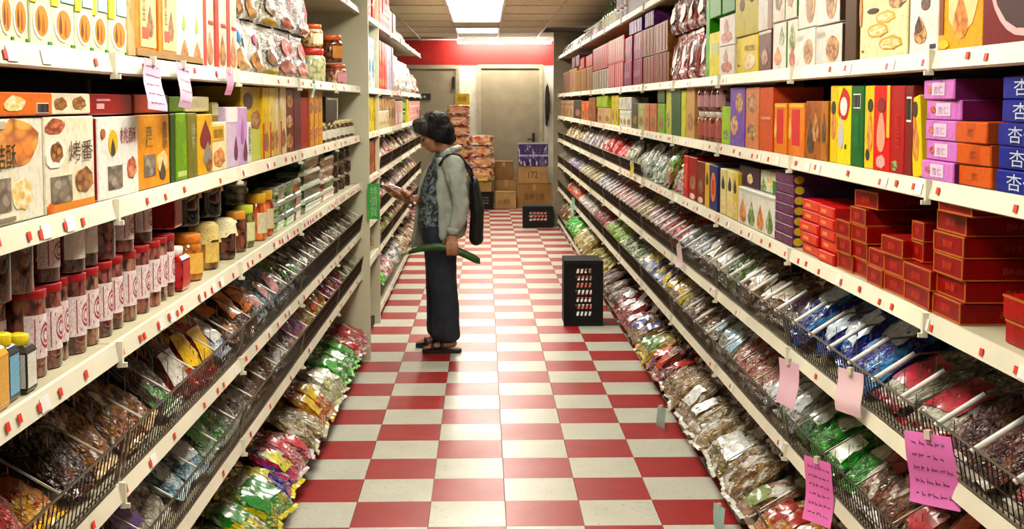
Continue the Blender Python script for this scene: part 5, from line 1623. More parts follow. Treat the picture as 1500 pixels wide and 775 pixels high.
far('L2', 590, 596, .24, mkj('green_bottle', 'tube', plain('#3a8a2c', .2), plain('#c8d8a0', .3), plain('#7ac04a', .4)), 'green canister', 'canister', n=2, layers=2, dep=.12)
far('L2', 596, 600, .24, mk('yellow_carton', '#d8c44a', '#b8a030'), 'slim yellow carton', n=2)
far('L2', 600, 615.5, .22, mk('pink_carton', '#e0a49c', '#cc8478', dec=[('rect', .1, .4, .9, .6, '#f0c8c0')]), 'rose pink carton', n=4, layers=2)
for tier, a, b, c, dsc, kw in (('L3', 556.5, 568, ('#e0d0c4', '#b88a7a', '#f2ece4'), 'white and pink packet', {}), ('L3', 568, 576, ('#d8b0a0', '#a87058', '#ecd8c8'), 'rose tan packet', {}), ('L3', 576, 581, ('#b8241c', '#8a140f', '#d85a48'), 'red packet', {}),
                            ('L3', 581, 592, ('#d8b890', '#a87c50', '#efe0c8'), 'cream tan packet', {}), ('L3', 592, 603, ('#8a7454', '#4a3820', '#cfc0a0'), 'brown packet', {}), ('L3', 603, 615, ('#a88a68', '#6a5030', '#d8c8a8'), 'beige packet', {}),
                            ('L4', 556.5, 570, ('#b85a4a', '#7a2c24', '#e8d0c8'), 'crimson and white packet', {}), ('L4', 570, 585, ('#8a6a5a', '#4a3028', '#e0d0c8'), 'brown and white packet', {}), ('L4', 585, 600, ('#e0d0c8', '#b09084', '#f6f2ee'), 'white packet', {}), ('L4', 600, 615, ('#5a9a3a', '#c84a3a', '#f0e8e0'), 'green and red packet', {}),
                            ('L5', 556.5, 568, ('#c8b04a', '#8a3a2c', '#ece0c0'), 'gold and red packet', {}), ('L5', 568, 580, ('#a8a04a', '#5a6a24', '#e0dcb8'), 'olive packet', {}), ('L5', 580, 596, ('#c8a078', '#8a6440', '#e8d8c0'), 'tan packet', {}), ('L5', 596, 615, ('#b88460', '#7a4c30', '#e0ccb4'), 'light brown packet', {}),
                            ('L6', 556.5, 563, ('#8ad03a', '#3f9a2c', '#e0f0b8'), 'lime green packet', dict(zoff=.12)), ('L6', 563, 572, ('#e0d4d0', '#c84a3a', '#f4f0ec'), 'white and red packet', dict(zoff=.12)), ('L6', 572, 586, ('#2c2824', '#e0d8d0', '#f0ece8'), 'black and white packet', dict(zoff=.1)),
                            ('L6', 586, 600, ('#c0a484', '#84603c', '#e4d6c0'), 'beige packet', dict(zoff=.08)), ('L6', 600, 615, ('#a87c58', '#6a4424', '#d8c4a8'), 'brown packet', {})):
    fill(tier, a, b, dsc, 'far_snack_packet', c, None, None, colw=.24, rows=1 if tier == 'L3' else 2, size=(.21, .21, .08), tilt=.9 if tier == 'L3' else .6, rollmax=.2, where=FW[tier], out=.06 if tier == 'L6' else 0, **kw)  # plain snack packets, contents unspecified
# the narrow section between the two end panels
NW = 'narrow section past the end panel'
for t, c1, c2, h, d_ in (('L0', '#c8403a', '#e8dcd8', .3, 'red and white carton'), ('L1', '#e8e4dc', '#3a90b8', .36, 'white carton with blue dots'), ('L2', '#e0c83a', '#b89a24', .25, 'yellow carton'), ('L3', '#b86a3a', '#7a3a1c', .24, 'russet carton')):
    run(t, 541.2, 553.6, h, mk('snack_carton', c1, c2, dec=[('oval', .3, .3, .7, .6, c2)], amount=.4), d_, 'carton', n=3, dep=.2, where=NW)
for t, c in (('L4', ('#a87868', '#6a3a30', '#d8c4bc')), ('L5', ('#b88478', '#7a3c38', '#e0ccc8'))):
    fill(t, 541.2, 553.6, 'rose brown packet', 'snack_packet', c, None, None, colw=.2, rows=2, where={'L4': 'upper ', 'L5': 'lower '}[t] + NW)

# ------------------------------------------------------------------ crates, cartons and bulk packs at the end of the aisle
def crate_mesh(w, d, h):
    """plastic milk crate: lattice front, rims, open at the back"""
    m = MB()
    t = .022
    for x in (-w / 2, w / 2 - t):
        m.box(x, x + t, 0.0, d, 0, h)
    m.box(-w / 2 + t, w / 2 - t, 0, d, 0, t)
    m.box(-w / 2 + t, w / 2 - t, 0, d, h - t, h)
    return m


def lattice_mesh(w, h, cols, rows, fx, fz):
    """front wall with staggered openings"""
    m = MB()
    x0, x1 = -w / 2, w / 2
    hx0, hx1 = x0 + w * fx, x1 - w * fx * .9
    hz0, hz1 = h * fz, h * (1 - fz * .8)
    m.box(x0, hx0, -.012, 0, 0, h).box(hx1, x1, -.012, 0, 0, h).box(hx0, hx1, -.012, 0, 0, hz0).box(hx0, hx1, -.012, 0, hz1, h)
    ph = (hz1 - hz0) / rows
    pw = (hx1 - hx0) / cols
    for r in range(rows + 1):
        z = hz0 + r * ph
        m.box(hx0, hx1, -.010, -.001, z - ph * .17, z + ph * .17)
    for r in range(rows):
        for c in range(cols + 1):
            x = hx0 + c * pw + (pw * .25 if r % 2 else 0)
            z = hz0 + (r + .5) * ph
            m.add([(x - .006 - .004, -.010, z - ph * .34), (x + .006 - .004, -.010, z - ph * .34), (x + .006 + .004, -.010, z + ph * .34), (x - .006 + .004, -.010, z + ph * .34),
                   (x - .010, -.001, z - ph * .34), (x + .002, -.001, z - ph * .34), (x + .010, -.001, z + ph * .34), (x - .002, -.001, z + ph * .34)],
                  [(0, 1, 2, 3), (7, 6, 5, 4), (0, 4, 5, 1), (1, 5, 6, 2), (2, 6, 7, 3), (3, 7, 4, 0)])
    return m


M_BLK = plain('#040404', .85, var=.15)


def crate(label, x, y, w, d, h, cols, rows, rz=0., fx=.3, fz=.13):
    c = empty('milk_crate', (x, y, 0.001), rz)
    tag(c, label, 'crate')
    obj('shell', crate_mesh(w, d, h), M_BLK, c)
    obj('lattice_wall', lattice_mesh(w, h, cols, rows, fx, fz), M_BLK, c)
    r = MB()
    for z in (.0, h - .03):
        r.box(-w / 2 - .008, w / 2 + .008, -.02, -.012, z, z + .03)
    for xx in (-w / 2 - .008, w / 2 - .012):
        r.box(xx, xx + .02, -.02, -.012, .03, h - .03)
    obj('rim', r, M_BLK, c)
    return c


crate('tall black plastic crate standing on end against the shelving', .735, 8.92, .275, .30, .485, 4, 7)
crate('low black plastic crate on the floor before the cartons', .715, 16.0, .385, .3, .285, 5, 3, fx=.2, fz=.3)

KRAFT = ['#b5854c', '#a9793f', '#bd8f57', '#9c6e3a']


def kraft(label, px0, px1, pyt, pyb, y, d=.35, c=0, text=None, tape=True, rz=0., z=None):
    s = (y + .1) / FPX
    w = (px1 - px0) * s
    zb = max(0, HCAM - (pyb - 150) * s) if z is None else z
    h = HCAM - (pyt - 150) * s - zb
    o = obj('shipping_carton', MB().cbox(w, d, h, .004), plain(KRAFT[c], .75, var=.08, scale=5), None, (((px0 + px1) / 2 - 708) * s, y + d / 2, zb + .001), (0, 0, rz))
    tag(o, label, 'carton', 'cardboard cartons stacked by the door')
    tp = MB().box(-w / 2, w / 2, -.025, .025, h, h + .0012).box(-.025, .025, -d / 2 - .0012, -d / 2, h * .72, h) if tape else None
    if tape:
        obj('packing_tape', tp, plain('#c49a5c', .3, coat=.4), o)
    obj('flap_seam', MB().box(-w / 2 + .004, w / 2 - .004, -d / 2 - .002, -d / 2, h - .012, h - .006), plain('#6d4c26', .8), o)
    if text:
        decal(o, 't:' + text[0], *text[1:5], '#5a3c1c', w, d, h, 2)
    return zb + h


Y0 = 18.95
zd = kraft('big lower carton in front of the wide door, printed', 757, 808, 268.5, 305, Y0, .5, 1, ('香酥小食', .2, .35, .8, .62))
ze = kraft('brown carton under the purple packs', 759, 802, 243, 268, Y0 + .04, .4, 2, ('172', .34, .3, .66, .7), z=zd + .002)
zc = kraft('small front carton with black print beside the big one', 725, 756, 281, 306, Y0 - .12, .3, 2, ('V3 米粉', .12, .28, .7, .6), z=0)
zb_ = kraft('pale carton behind the small front one', 724, 759, 262, 305, Y0 + .24, .35, 0, z=0)
za = kraft('upper carton on the pale one, beside the snack bags', 723, 752, 236, 262, Y0 + .26, .3, 3, z=zb_ + .002)
s_ = (Y0 + .1) / FPX
for k, (a, b, c1) in enumerate(((759, 774, '#6a4a98'), (774.5, 789, '#7a5aa8'), (789.5, 803, '#8a78b0'))):
    o = obj('purple_multipack', _u('mp', lambda: MB().cbox(1, 1, 1, .03).mesh('multipack')), film(c1, '#4a3478', '#d8d0e4', cells=5, print_glints=.35, bump=.4), None, (((a + b) / 2 - 708) * s_, Y0 + .2, ze + .002), None, ((b - a) * s_, .26, 32 * s_))
    tag(o, 'shrink-wrapped purple pack on the carton, %s from the snack bags' % nth(k + 1), 'multipack', 'purple multipacks on the carton')
    obj('band', MB().box(-.505, .505, -.505, .505, .44, .52), plain('#c8c0d8', .2, coat=.5), o)
    obj('clear_top', MB().box(-.5, .5, -.5, .5, 1.0, 1.07), plain('#c8c4c4', .15, coat=.8), o)


def bulk(label, px0, px1, y, z, h, c, d=.3):
    s = (y + .1) / FPX
    w = (px1 - px0) * s
    o = obj('cracker_bag', _u('bulk', lambda: MB().cbox(1, 1, 1, .12).mesh('cracker_bag')), film(*c, cells=6, print_glints=.4, bump=.5), None, (((px0 + px1) / 2 - 708) * s + random.uniform(-.012, .012), y + d / 2, z), (0, 0, random.uniform(-.06, .06)), (w, d, h - .002))
    tag(o, label, 'snack bag', 'bulk cracker bags by the far door')
    obj('front_label', MB().box(-.34, .34, -.512, -.5, .3, .8), food('#f2e0b8', '#d8481c', '#f0a03a', cells=5), o)
    obj('end_seal', MB().box(-.52, -.47, -.4, .4, .46, .54).box(.47, .52, -.4, .4, .46, .54), plain('#f0e0c8', .3), o)
    return z + h


CR = ('#f0d8b0', '#e2622a', '#f6ecd8')
z = 0.0
sb = (18.75 + .1) / FPX
zbx = kraft('brown carton under the orange cracker bags', 690, 720, 263, 284, 18.78, .3, 0, z=.27)
cr3 = crate('black crate at the bottom of the cracker bag pile', (705 - 708) * sb, 18.76, .36, .3, .268, 5, 3, fx=.2, fz=.3)
z = zbx + .02
obj_t = obj('display_tray', MB().box(-.2, .2, -.01, .32, 0, .012).box(-.2, .2, -.012, -.004, .0, .05).box(-.2, -.192, -.004, .32, .012, .05).box(.192, .2, -.004, .32, .012, .05), plain('#8a8a3a', .5), None, ((705 - 708) * sb, 18.76, zbx + .003))
tag(obj_t, 'olive green card tray under the orange cracker bags', 'tray')
for k in range(4):
    z = bulk('orange and white cracker bag by the yellow sign, %s from bottom' % nth(k + 1), 688, 723, 18.74, z, .168, CR)
z = 0.0
kb2 = kraft('carton at the bottom of the tall cracker bag pile', 655, 688, 262, 300, 19.1, .4, 1, z=0)
z = kb2 + .003
for k in range(7):
    z = bulk('orange and white cracker bag in the taller pile, %s from bottom' % nth(k + 1), 656, 689, 19.12, z, .166, ('#ecd0a8', '#d8542a', '#f4e4cc'))
ZTALL = z


# ------------------------------------------------------------------ paper notices
def sheet(name, w, h, curl=.012, seed=0):
    m = MB()
    nx, nz = 5, 9
    vs = []
    for side in (0, 1):
        for j in range(nz):
            for i in range(nx):
                u, v = i / (nx - 1), j / (nz - 1)
                y = curl * math.sin(v * 4.2 + seed) * v + .35 * curl * math.sin(u * 3 + seed * 2) * v
                vs.append(((u - .5) * w, y + side * .0006, -v * h))
    n = nx * nz
    fs = []
    for j in range(nz - 1):
        for i in range(nx - 1):
            a = j * nx + i
            fs += [(a, a + nx, a + nx + 1, a + 1), (n + a, n + a + 1, n + a + nx + 1, n + a + nx)]
    m.add(vs, fs, True)
    return m


def scribble(w, h, curl, seed, rows):
    """short pen strokes that follow the sheet"""
    r = random.Random(seed)
    m = MB()

    def yy(u, v):
        return curl * math.sin(v * 4.2 + seed) * v + .35 * curl * math.sin(u * 3 + seed * 2) * v - .0012
    for k in range(rows):
        v = .14 + .72 * k / max(1, rows - 1)
        u = .14
        while u < .84:
            du = r.uniform(.05, .13)
            p = [(u, v), (u + du, v + r.uniform(-.02, .02))]
            (a, b), (c, d) = p
            t = .009
            m.add([((a - .5) * w, yy(a, b), -(b - t) * h), ((c - .5) * w, yy(c, d), -(d - t) * h), ((c - .5) * w, yy(c, d), -(d + t) * h), ((a - .5) * w, yy(a, b), -(b + t) * h)], [(0, 3, 2, 1)])
            if r.random() < .6:
                m.add([((a - .5) * w, yy(a, b), -(b - .035) * h), ((a - .5) * w + .002, yy(a, b), -(b - .035) * h), ((a - .5) * w + .002, yy(a, b), -(b + .03) * h), ((a - .5) * w, yy(a, b), -(b + .03) * h)], [(0, 3, 2, 1)])
            u += du + r.uniform(.03, .07)
    return m


def notice(tier, px, w, h, c, label, yaw=0., ztop=-.002, out=.03, rows=0, ink='#7a3a6a', tilt=0., name='paper_notice', clip='#d8d0b8'):
    sd = -1 if tier[0] == 'L' else 1
    X = XL if sd < 0 else XR
    y = depth(tier, px)
    _nseed[0] += 1
    o = obj(name, sheet(name, w, h, min(.012, h * .1), _nseed[0]), plain(c, .7, var=.05, scale=4), None, (X - sd * out, y, H[tier] + ztop), (0, tilt, (PI / 2 if sd < 0 else -PI / 2) + yaw))
    tag(o, label, 'notice')
    if rows:
        obj('handwriting', scribble(w, h, min(.012, h * .1), _nseed[0], rows), plain(ink, .7), o)
    obj('clip', MB().box(-.008, .008, -.006, .006, -.012, .008), plain(clip, .4), o)
    return o


_nseed = [0]
notice('L1', 205, .14, .115, '#eac4dc', 'pale pink handwritten notice under the orange packs, nearer of two', rows=5, tilt=.05)
notice('L1', 251, .14, .112, '#eac4dc', 'pale pink handwritten notice under the white packs', rows=4, tilt=.06)
notice('L1', 321, .10, .075, '#e8a0c0', 'small pink notice under the white and orange packs', rows=2)
notice('L1', 450, .05, .075, '#b8dcc8', 'small mint green slip under the clear nut bags')
notice('R4', 1389, .14, .155, '#ee7ac4', 'bright pink handwritten notice on the upper fence by the jerky', yaw=.45, ztop=.09, rows=5, tilt=-.12, out=.045)
notice('R5', 1219, .12, .185, '#ee74bc', 'bright pink handwritten notice on the middle fence by the green packets', yaw=.4, ztop=.10, rows=6, tilt=-.05, out=.045)
notice('R4', 1169, .12, .145, '#e8bcc8', 'pale pink blank notice below the blue packets', yaw=.3, ztop=-.02, out=.03)
notice('R4', 1267, .10, .115, '#ecc8cc', 'pale pink folded notice beside the white striped packets', yaw=.4, ztop=.10, out=.04)
notice('R6', 998, .09, .15, '#a8c8b8', 'pale mint slip hanging from the bottom tray, nearer the crate', yaw=.3, ztop=.01, out=.1)
notice('R6', 1092, .09, .15, '#a8c8c0', 'pale mint slip hanging from the bottom tray, nearer the camera', yaw=.3, ztop=.01, out=.1)
notice('R6', 892, .10, .2, '#e04a98', 'magenta slip hanging beside the tall black crate', yaw=.2, ztop=.02, out=.1)
notice('R4', 1006, .05, .11, '#e8c8cc', 'narrow pale pink strip on the upper crate-side fence', yaw=.3, ztop=.1, out=.04)
notice('R3', 933, .06, .10, '#d8c048', 'narrow yellow strip on the shallow crate-side fence', yaw=.3, ztop=.085, out=.035)
notice('R5', 845, .09, .2, '#8ac0a0', 'mint strip on the far middle crate-side fence', yaw=.3, ztop=.1, out=.04)
notice('L2', 579, .07, .36, '#dc3a8a', 'long magenta strip hanging at the far shelving', ztop=.36, out=.03)
g = obj('green_notice', sheet('green_notice', .075, .225, .004, 3), plain('#3fb84a', .6, var=.1, scale=14), None, (-.692, 7.70, 1.135), (0, 0, .15))
tag(g, 'bright green notice with pale lettering on the tall cream end panel', 'notice')
obj('lettering', text_mesh('特\n價\n貨'), plain('#b8e8a8', .6), g, (0, -.005, -.112), None, (.045, .001, .19))
for px0, px1, pyt, pyb, y, lab in ((667, 688, 135, 151, 19.25, 'yellow price card standing on the taller cracker bag pile'), (692, 714, 249, 264, 18.746, 'yellow price card hanging on the cracker bag pile')):
    s = (y + .1) / FPX
    zt_ = HCAM - (pyt - 150) * s if pyt > 200 else ZTALL + (pyb - pyt) * s + .001
    o = obj('price_card', MB().box(-(px1 - px0) * s / 2, (px1 - px0) * s / 2, -.002, .002, -(pyb - pyt) * s, 0), plain('#f0c81c', .6), None, (((px0 + px1) / 2 - 708) * s, y, zt_))
    tag(o, lab, 'price card', 'yellow price cards by the cracker bags')
    obj('lettering', text_mesh('特價'), plain('#c86a1c', .6), o, (0, -.0025, -(pyb - pyt) * s / 2), None, ((px1 - px0) * s * .6, .001, (pyb - pyt) * s * .5))

# ------------------------------------------------------------------ the woman
WX, WY = -0.265, 8.06


def ball(mb, p, r, n=12, m=8):
    """ellipsoid at p; r a radius or three"""
    rx, ry, rz = (r, r, r) if not hasattr(r, '__len__') else r
    vs = [(p[0], p[1], p[2] - rz)]
    for j in range(1, m):
        a = -PI / 2 + PI * j / m
        for i in range(n):
            t = 2 * PI * i / n
            vs.append((p[0] + rx * math.cos(a) * math.cos(t), p[1] + ry * math.cos(a) * math.sin(t), p[2] + rz * math.sin(a)))
    vs.append((p[0], p[1], p[2] + rz))
    fs = [(0, 1 + (i + 1) % n, 1 + i) for i in range(n)]
    for j in range(m - 2):
        for i in range(n):
            a, b = 1 + j * n + i, 1 + j * n + (i + 1) % n
            fs.append((a, b, b + n, a + n))
    L = len(vs) - 1
    fs += [(L, 1 + (m - 2) * n + i, 1 + (m - 2) * n + (i + 1) % n) for i in range(n)]
    mb.add(vs, fs, True)


def limb(mb, pts, step=.35):
    """tapering chain of ellipsoids through (point, radius) pairs"""
    for (p, r), (q, s) in zip(pts, pts[1:]):
        p, q = Vector(p), Vector(q)
        rv = Vector((r, r, r)) if not hasattr(r, '__len__') else Vector(r)
        sv = Vector((s, s, s)) if not hasattr(s, '__len__') else Vector(s)
        n = max(2, int((q - p).length / (min(min(rv), min(sv)) * step)) + 1)
        for i in range(n + 1):
            t = i / n
            ball(mb, p.lerp(q, t), tuple(rv.lerp(sv, t)))


def fuse(name, mb, voxel, mat, parent, smooth=4, wrinkle=0.0, wscale=9.0, cut=None):
    """one continuous skin over all the shapes"""
    me = mb.mesh(name)
    t = bpy.data.objects.new(name, me)
    r = t.modifiers.new('remesh', 'REMESH')
    r.mode = 'VOXEL'
    r.voxel_size = voxel
    r.use_smooth_shade = True
    s = t.modifiers.new('smooth', 'SMOOTH')
    s.factor = .5
    s.iterations = smooth
    out = evaluated(t)
    out.name = name
    if wrinkle:
        nrm = [v.normal.copy() for v in out.vertices]
        pos = [v.co.copy() for v in out.vertices]
        for i_, p in enumerate(pos):
            k = noise.noise(Vector((p.x * wscale, p.y * wscale, p.z * wscale * .45))) + .5 * noise.noise(Vector((p.x * wscale * 2 + 4, p.y * wscale * 2, p.z * wscale * 1.5)))
            pos[i_] = p + nrm[i_] * k * wrinkle
        out.vertices.foreach_set('co', [c for p in pos for c in p])
        out.update()
    if cut:
        bm = bmesh.new()
        bm.from_mesh(out)
        bmesh.ops.delete(bm, geom=[v for v in bm.verts if cut(v.co)], context='VERTS')
        bm.to_mesh(out)
        bm.free()
    out.polygons.foreach_set('use_smooth', [True] * len(out.polygons))
    out.materials.clear()
    return obj(name, out, mat, parent)


SKIN = plain('#b07a56', .5, var=.06, scale=30)
woman = empty('person', (WX, WY, 0))
tag(woman, 'person in pale jacket and navy trousers reading a packet at the far shelving', 'person')

# head frame: tilted down and towards the shelf
HC = Vector((-.058, 0.0, 1.437))
HR = Matrix.Rotation(math.radians(-30), 3, 'Y') @ Matrix.Rotation(math.radians(6), 3, 'Z')


def hd(x, y, z):
    return tuple(HC + HR @ Vector((x, y, z)))


b = MB()
for p, r in (((.015, 0, .03), (.092, .074, .088)), ((-.03, 0, -.01), (.062, .066, .085)), ((-.045, 0, -.065), (.042, .048, .042)), ((-.062, 0, -.082), (.022, .028, .02)),
             ((-.092, 0, -.012), (.012, .011, .016)), ((-.101, 0, -.026), (.013, .013, .011)), ((-.084, 0, .012), (.012, .009, .022)), ((-.083, 0, -.052), (.012, .022, .007)), ((-.081, 0, -.064), (.012, .02, .008)),
             ((-.078, .03, .024), (.014, .024, .009)), ((-.078, -.03, .024), (.014, .024, .009)), ((-.06, .045, -.02), (.022, .016, .02)), ((-.06, -.045, -.02), (.022, .016, .02)),
             ((.02, .072, -.01), (.016, .008, .03)), ((.02, -.072, -.01), (.016, .008, .03))):
    ball(b, hd(*p), r, 16, 10)
limb(b, [((-.005, 0, 1.40), .052), ((.02, 0, 1.30), .054), ((.04, 0, 1.24), (.07, .09, .05))])
limb(b, [((.03, 0, 1.22), (.085, .15, .07)), ((.01, 0, 1.05), (.095, .14, .1)), ((-.01, 0, .92), (.09, .135, .1)), ((-.02, 0, .84), (.095, .15, .08))])
# near arm and far arm
SH_L, EL_L, WR_L = (.06, -.165, 1.245), (.115, -.215, .985), (.066, -.228, .795)
SH_R, EL_R, WR_R = (.03, .16, 1.24), (-.06, .205, 1.0), (-.165, .12, 1.005)
limb(b, [(SH_L, .05), (EL_L, .04), (WR_L, .026)])
limb(b, [(SH_R, .05), (EL_R, .04), (WR_R, .026)])
# near hand closed round the gourd
GA = [(-.218, -.236, .682, .011), (-.15, -.238, .706, .02), (-.05, -.24, .722, .0235), (.03, -.241, .716, .025), (.07, -.242, .706, .026), (.14, -.243, .676, .027), (.215, -.244, .640, .027), (.243, -.244, .626, .018)]
limb(b, [(WR_L, (.026, .02, .024)), ((.063, -.252, .765), (.036, .017, .026)), ((.063, -.268, .742), (.04, .014, .02))])
for k, (fx, ln) in enumerate(((.032, .95), (.053, 1.05), (.074, 1.0), (.094, .85))):
    limb(b, [((fx, -.272, .744), .0105), ((fx + .001, -.281, .712 - .002 * ln), .0098), ((fx + .002, -.268, .680), .0092), ((fx + .003, -.243, .668), .0088), ((fx + .003, -.215, .676 + .004 * ln), .008)], .5)
limb(b, [((.04, -.235, .775), .013), ((.018, -.212, .762), .0115), ((.004, -.204, .735), .010), ((.0, -.207, .716), .009)], .5)
# far hand under the packet
PA, PB = Vector((-.395, .045, 1.105)), Vector((-.200, .06, .985))
pd = (PB - PA).normalized()
limb(b, [(WR_R, .025), ((-.185, .108, 1.0), (.03, .02, .028)), ((-.205, .10, .995), (.03, .018, .034))])
for k in range(4):
    q = PA + pd * (.155 + .019 * k)
    limb(b, [((q.x + .005, .098, q.z + .006), .0098), ((q.x - .006, .072, q.z + .047), .0092), ((q.x - .008, .042, q.z + .052), .0088), ((q.x - .008, .014, q.z + .036), .0078)], .5)
limb(b, [((-.19, .095, .97), .012), ((-.215, .06, .945), .0105), ((-.232, .03, .955), .009)], .5)
# legs and feet
limb(b, [((-.02, -.075, .84), .085), ((-.012, -.08, .46), .052), ((.028, -.085, .09), .034)])
limb(b, [((-.02, .075, .84), .085), ((-.035, .085, .46), .052), ((-.025, .105, .09), .034)])
for fx, fy in ((.03, -.085), (-.025, .105)):
    limb(b, [((fx + .03, fy, .062), (.03, .03, .03)), ((fx - .05, fy, .052), (.04, .034, .024)), ((fx - .11, fy - .005, .043), (.03, .038, .014))])
    for t in range(5):
        limb(b, [((fx - .12, fy - .034 + t * .016, .040), .0095), ((fx - .158 + abs(t - 1.2) * .009, fy - .036 + t * .0165, .036), .008)], .5)
body = fuse('body', b, .0052, SKIN, woman, 3)

# face details
for s in (-1, 1):
    e = MB()
    ball(e, hd(-.083, s * .031, .004), .0105, 12, 8)
    obj('eye', e, plain('#2a1a14', .15), woman)
gl = MB()
for s in (-1, 1):
    ring = [hd(-.103 + .012 * abs(math.cos(2 * PI * i / 14)) * 0, s * .033 + .024 * math.cos(2 * PI * i / 14), .004 + .019 * math.sin(2 * PI * i / 14)) for i in range(14)]
    for i in range(14):
        gl.rod(ring[i], ring[(i + 1) % 14], .0016, 5)
    gl.rod(hd(-.103, s * .057, .008), hd(.02, s * .080, .012), .0016, 5)
gl.rod(hd(-.103, -.009, .006), hd(-.103, .009, .006), .0016, 5)
obj('glasses', gl, plain('#6a5638', .3, .6), woman)
lp = MB()
ball(lp, hd(-.092, 0, -.058), (.006, .02, .006), 12, 8)
obj('lips', lp, plain('#8a4a3c', .5), woman)

# hair: grey at the front, black behind
hm, nt, pb = _base('hair')
tc = N(nt, 'ShaderNodeTexCoord')
sx = N(nt, 'ShaderNodeSeparateXYZ')
nt.links.new(tc.outputs['Object'], sx.inputs[0])
nz = N(nt, 'ShaderNodeTexNoise', i_Scale=26.0, i_Detail=4.0)
mp = N(nt, 'ShaderNodeMapping')
mp.inputs['Scale'].default_value = (1.0, 1.0, .22)
nt.links.new(tc.outputs['Object'], mp.inputs[0])
nt.links.new(mp.outputs[0], nz.inputs['Vector'])
ad = N(nt, 'ShaderNodeMath', operation='MULTIPLY_ADD')
ad.inputs[1].default_value = .16
nt.links.new(nz.outputs['Fac'], ad.inputs[0])
nt.links.new(sx.outputs['X'], ad.inputs[2])
nt.links.new(mix(nt, ramp(nt, ad.outputs[0], -.075, .0), C('#3c3833'), C('#080707')), pb.inputs['Base Color'])
pb.inputs['Roughness'].default_value = .6
pb.inputs['Specular IOR Level'].default_value = .2
bp = N(nt, 'ShaderNodeBump', i_Strength=.9, i_Distance=.02)
nt.links.new(nz.outputs['Fac'], bp.inputs['Height'])
nt.links.new(bp.outputs[0], pb.inputs['Normal'])
h = MB()
for p, r in (((.035, 0, .045), (.105, .092, .10)), ((.055, 0, -.015), (.082, .094, .085)), ((.06, 0, -.065), (.06, .082, .05)), ((-.02, 0, .085), (.085, .078, .052)), ((-.062, -.02, .075), (.045, .05, .034)), ((-.06, .025, .075), (.045, .05, .034)),
             ((.0, -.07, .03), (.05, .024, .06)), ((.0, .07, .03), (.05, .024, .06)), ((.02, -.082, -.03), (.042, .018, .045)), ((.02, .082, -.03), (.042, .018, .045)), ((-.045, -.072, .05), (.03, .016, .04)), ((-.045, .072, .05), (.03, .016, .04))):
    ball(h, hd(*p), r, 16, 10)
fuse('hair', h, .0065, hm, woman, 3, .006, 34)

# patterned blouse
bm_, nt, pb = _base('blouse_print')
co = coords(nt, False)
vo = N(nt, 'ShaderNodeTexVoronoi', i_Scale=34.0)
nw = N(nt, 'ShaderNodeTexNoise', i_Scale=22.0, i_Detail=4.0, i_Distortion=2.0)
nt.links.new(co, vo.inputs['Vector'])
nt.links.new(co, nw.inputs['Vector'])
col = mix(nt, ramp(nt, nw.outputs['Fac'], .46, .56), C('#20282c'), C('#7c8a8c'))
col = mix(nt, ramp(nt, vo.outputs['Distance'], .1, .3), C('#3a4a50'), col)
nt.links.new(col, pb.inputs['Base Color'])
pb.inputs['Roughness'].default_value = .7
s = MB()
limb(s, [((.01, 0, 1.305), (.058, .068, .035)), ((.01, 0, 1.265), (.08, .10, .04)), ((.0, 0, 1.20), (.108, .155, .07)), ((-.025, 0, 1.08), (.125, .165, .09)), ((-.04, 0, .95), (.125, .168, .09)), ((-.045, 0, .86), (.128, .175, .06))])
fuse('blouse', s, .008, bm_, woman, 4, .007, 14, cut=lambda c: c.z < .815)

# navy trousers
TR = plain('#222a36', .8, var=.12, scale=12, bump=.2)
t = MB()
limb(t, [((-.025, -.045, .86), (.118, .12, .06)), ((-.025, -.06, .78), (.118, .112, .08)), ((-.012, -.085, .6), (.102, .09, .08)), ((.005, -.088, .40), (.092, .082, .08)), ((.022, -.09, .12), (.094, .084, .06))])
limb(t, [((-.025, .045, .86), (.118, .12, .06)), ((-.025, .06, .78), (.118, .112, .08)), ((-.028, .085, .6), (.102, .09, .08)), ((-.032, .098, .40), (.092, .082, .08)), ((-.03, .108, .12), (.09, .084, .06))])
fuse('trousers', t, .008, TR, woman, 4, .006, 10, cut=lambda c: c.z < .068)

# pale jacket: back, near front edge and both sleeves
JK = plain('#adb3a6', .75, var=.07, scale=9, bump=.15)
j = MB()
limb(j, [((.055, 0, 1.285), (.075, .10, .03)), ((.065, 0, 1.23), (.092, .185, .05)), ((.07, 0, 1.08), (.092, .195, .09)), ((.065, 0, .93), (.092, .2, .09)), ((.06, 0, .80), (.095, .205, .05))])
limb(j, [((.068, -.165, 1.245), (.078, .066, .066)), ((.125, -.212, 1.0), (.060, .056, .058)), ((.118, -.215, .93), (.056, .054, .05)), ((.07, -.228, .825), (.046, .042, .032))])
limb(j, [((.035, .165, 1.24), (.075, .064, .066)), ((-.06, .205, 1.0), (.062, .060, .060)), ((-.14, .14, 1.0), (.045, .046, .046))])
limb(j, [((-.005, -.115, 1.26), (.035, .04, .03)), ((-.012, -.165, 1.10), (.03, .022, .06)), ((-.004, -.175, .95), (.03, .022, .06)), ((.0, -.178, .80), (.03, .02, .05))])
fuse('jacket', j, .0075, JK, woman, 3, .016, 14)
pn = MB()
ptsA = [(-.06, .09, 1.29), (-.155, .11, 1.15), (-.185, .125, 1.0), (-.20, .13, .85), (-.222, .12, .67)]
ptsB = [(.0, .14, 1.27), (-.02, .175, 1.15), (-.03, .185, 1.0), (-.05, .19, .85), (-.09, .185, .69)]
vs = []
for o_ in (0, .012):
    for (a, c) in zip(ptsA, ptsB):
        for k in range(5):
            v = Vector(a).lerp(Vector(c), k / 4)
            vs.append((v.x, v.y + o_ + .008 * math.sin(k * 2.2), v.z))
fs = []
n = 25
for r in range(4):
    for k in range(4):
        a = r * 5 + k
        fs += [(a, a + 1, a + 6, a + 5), (n + a, n + a + 5, n + a + 6, n + a + 1)]
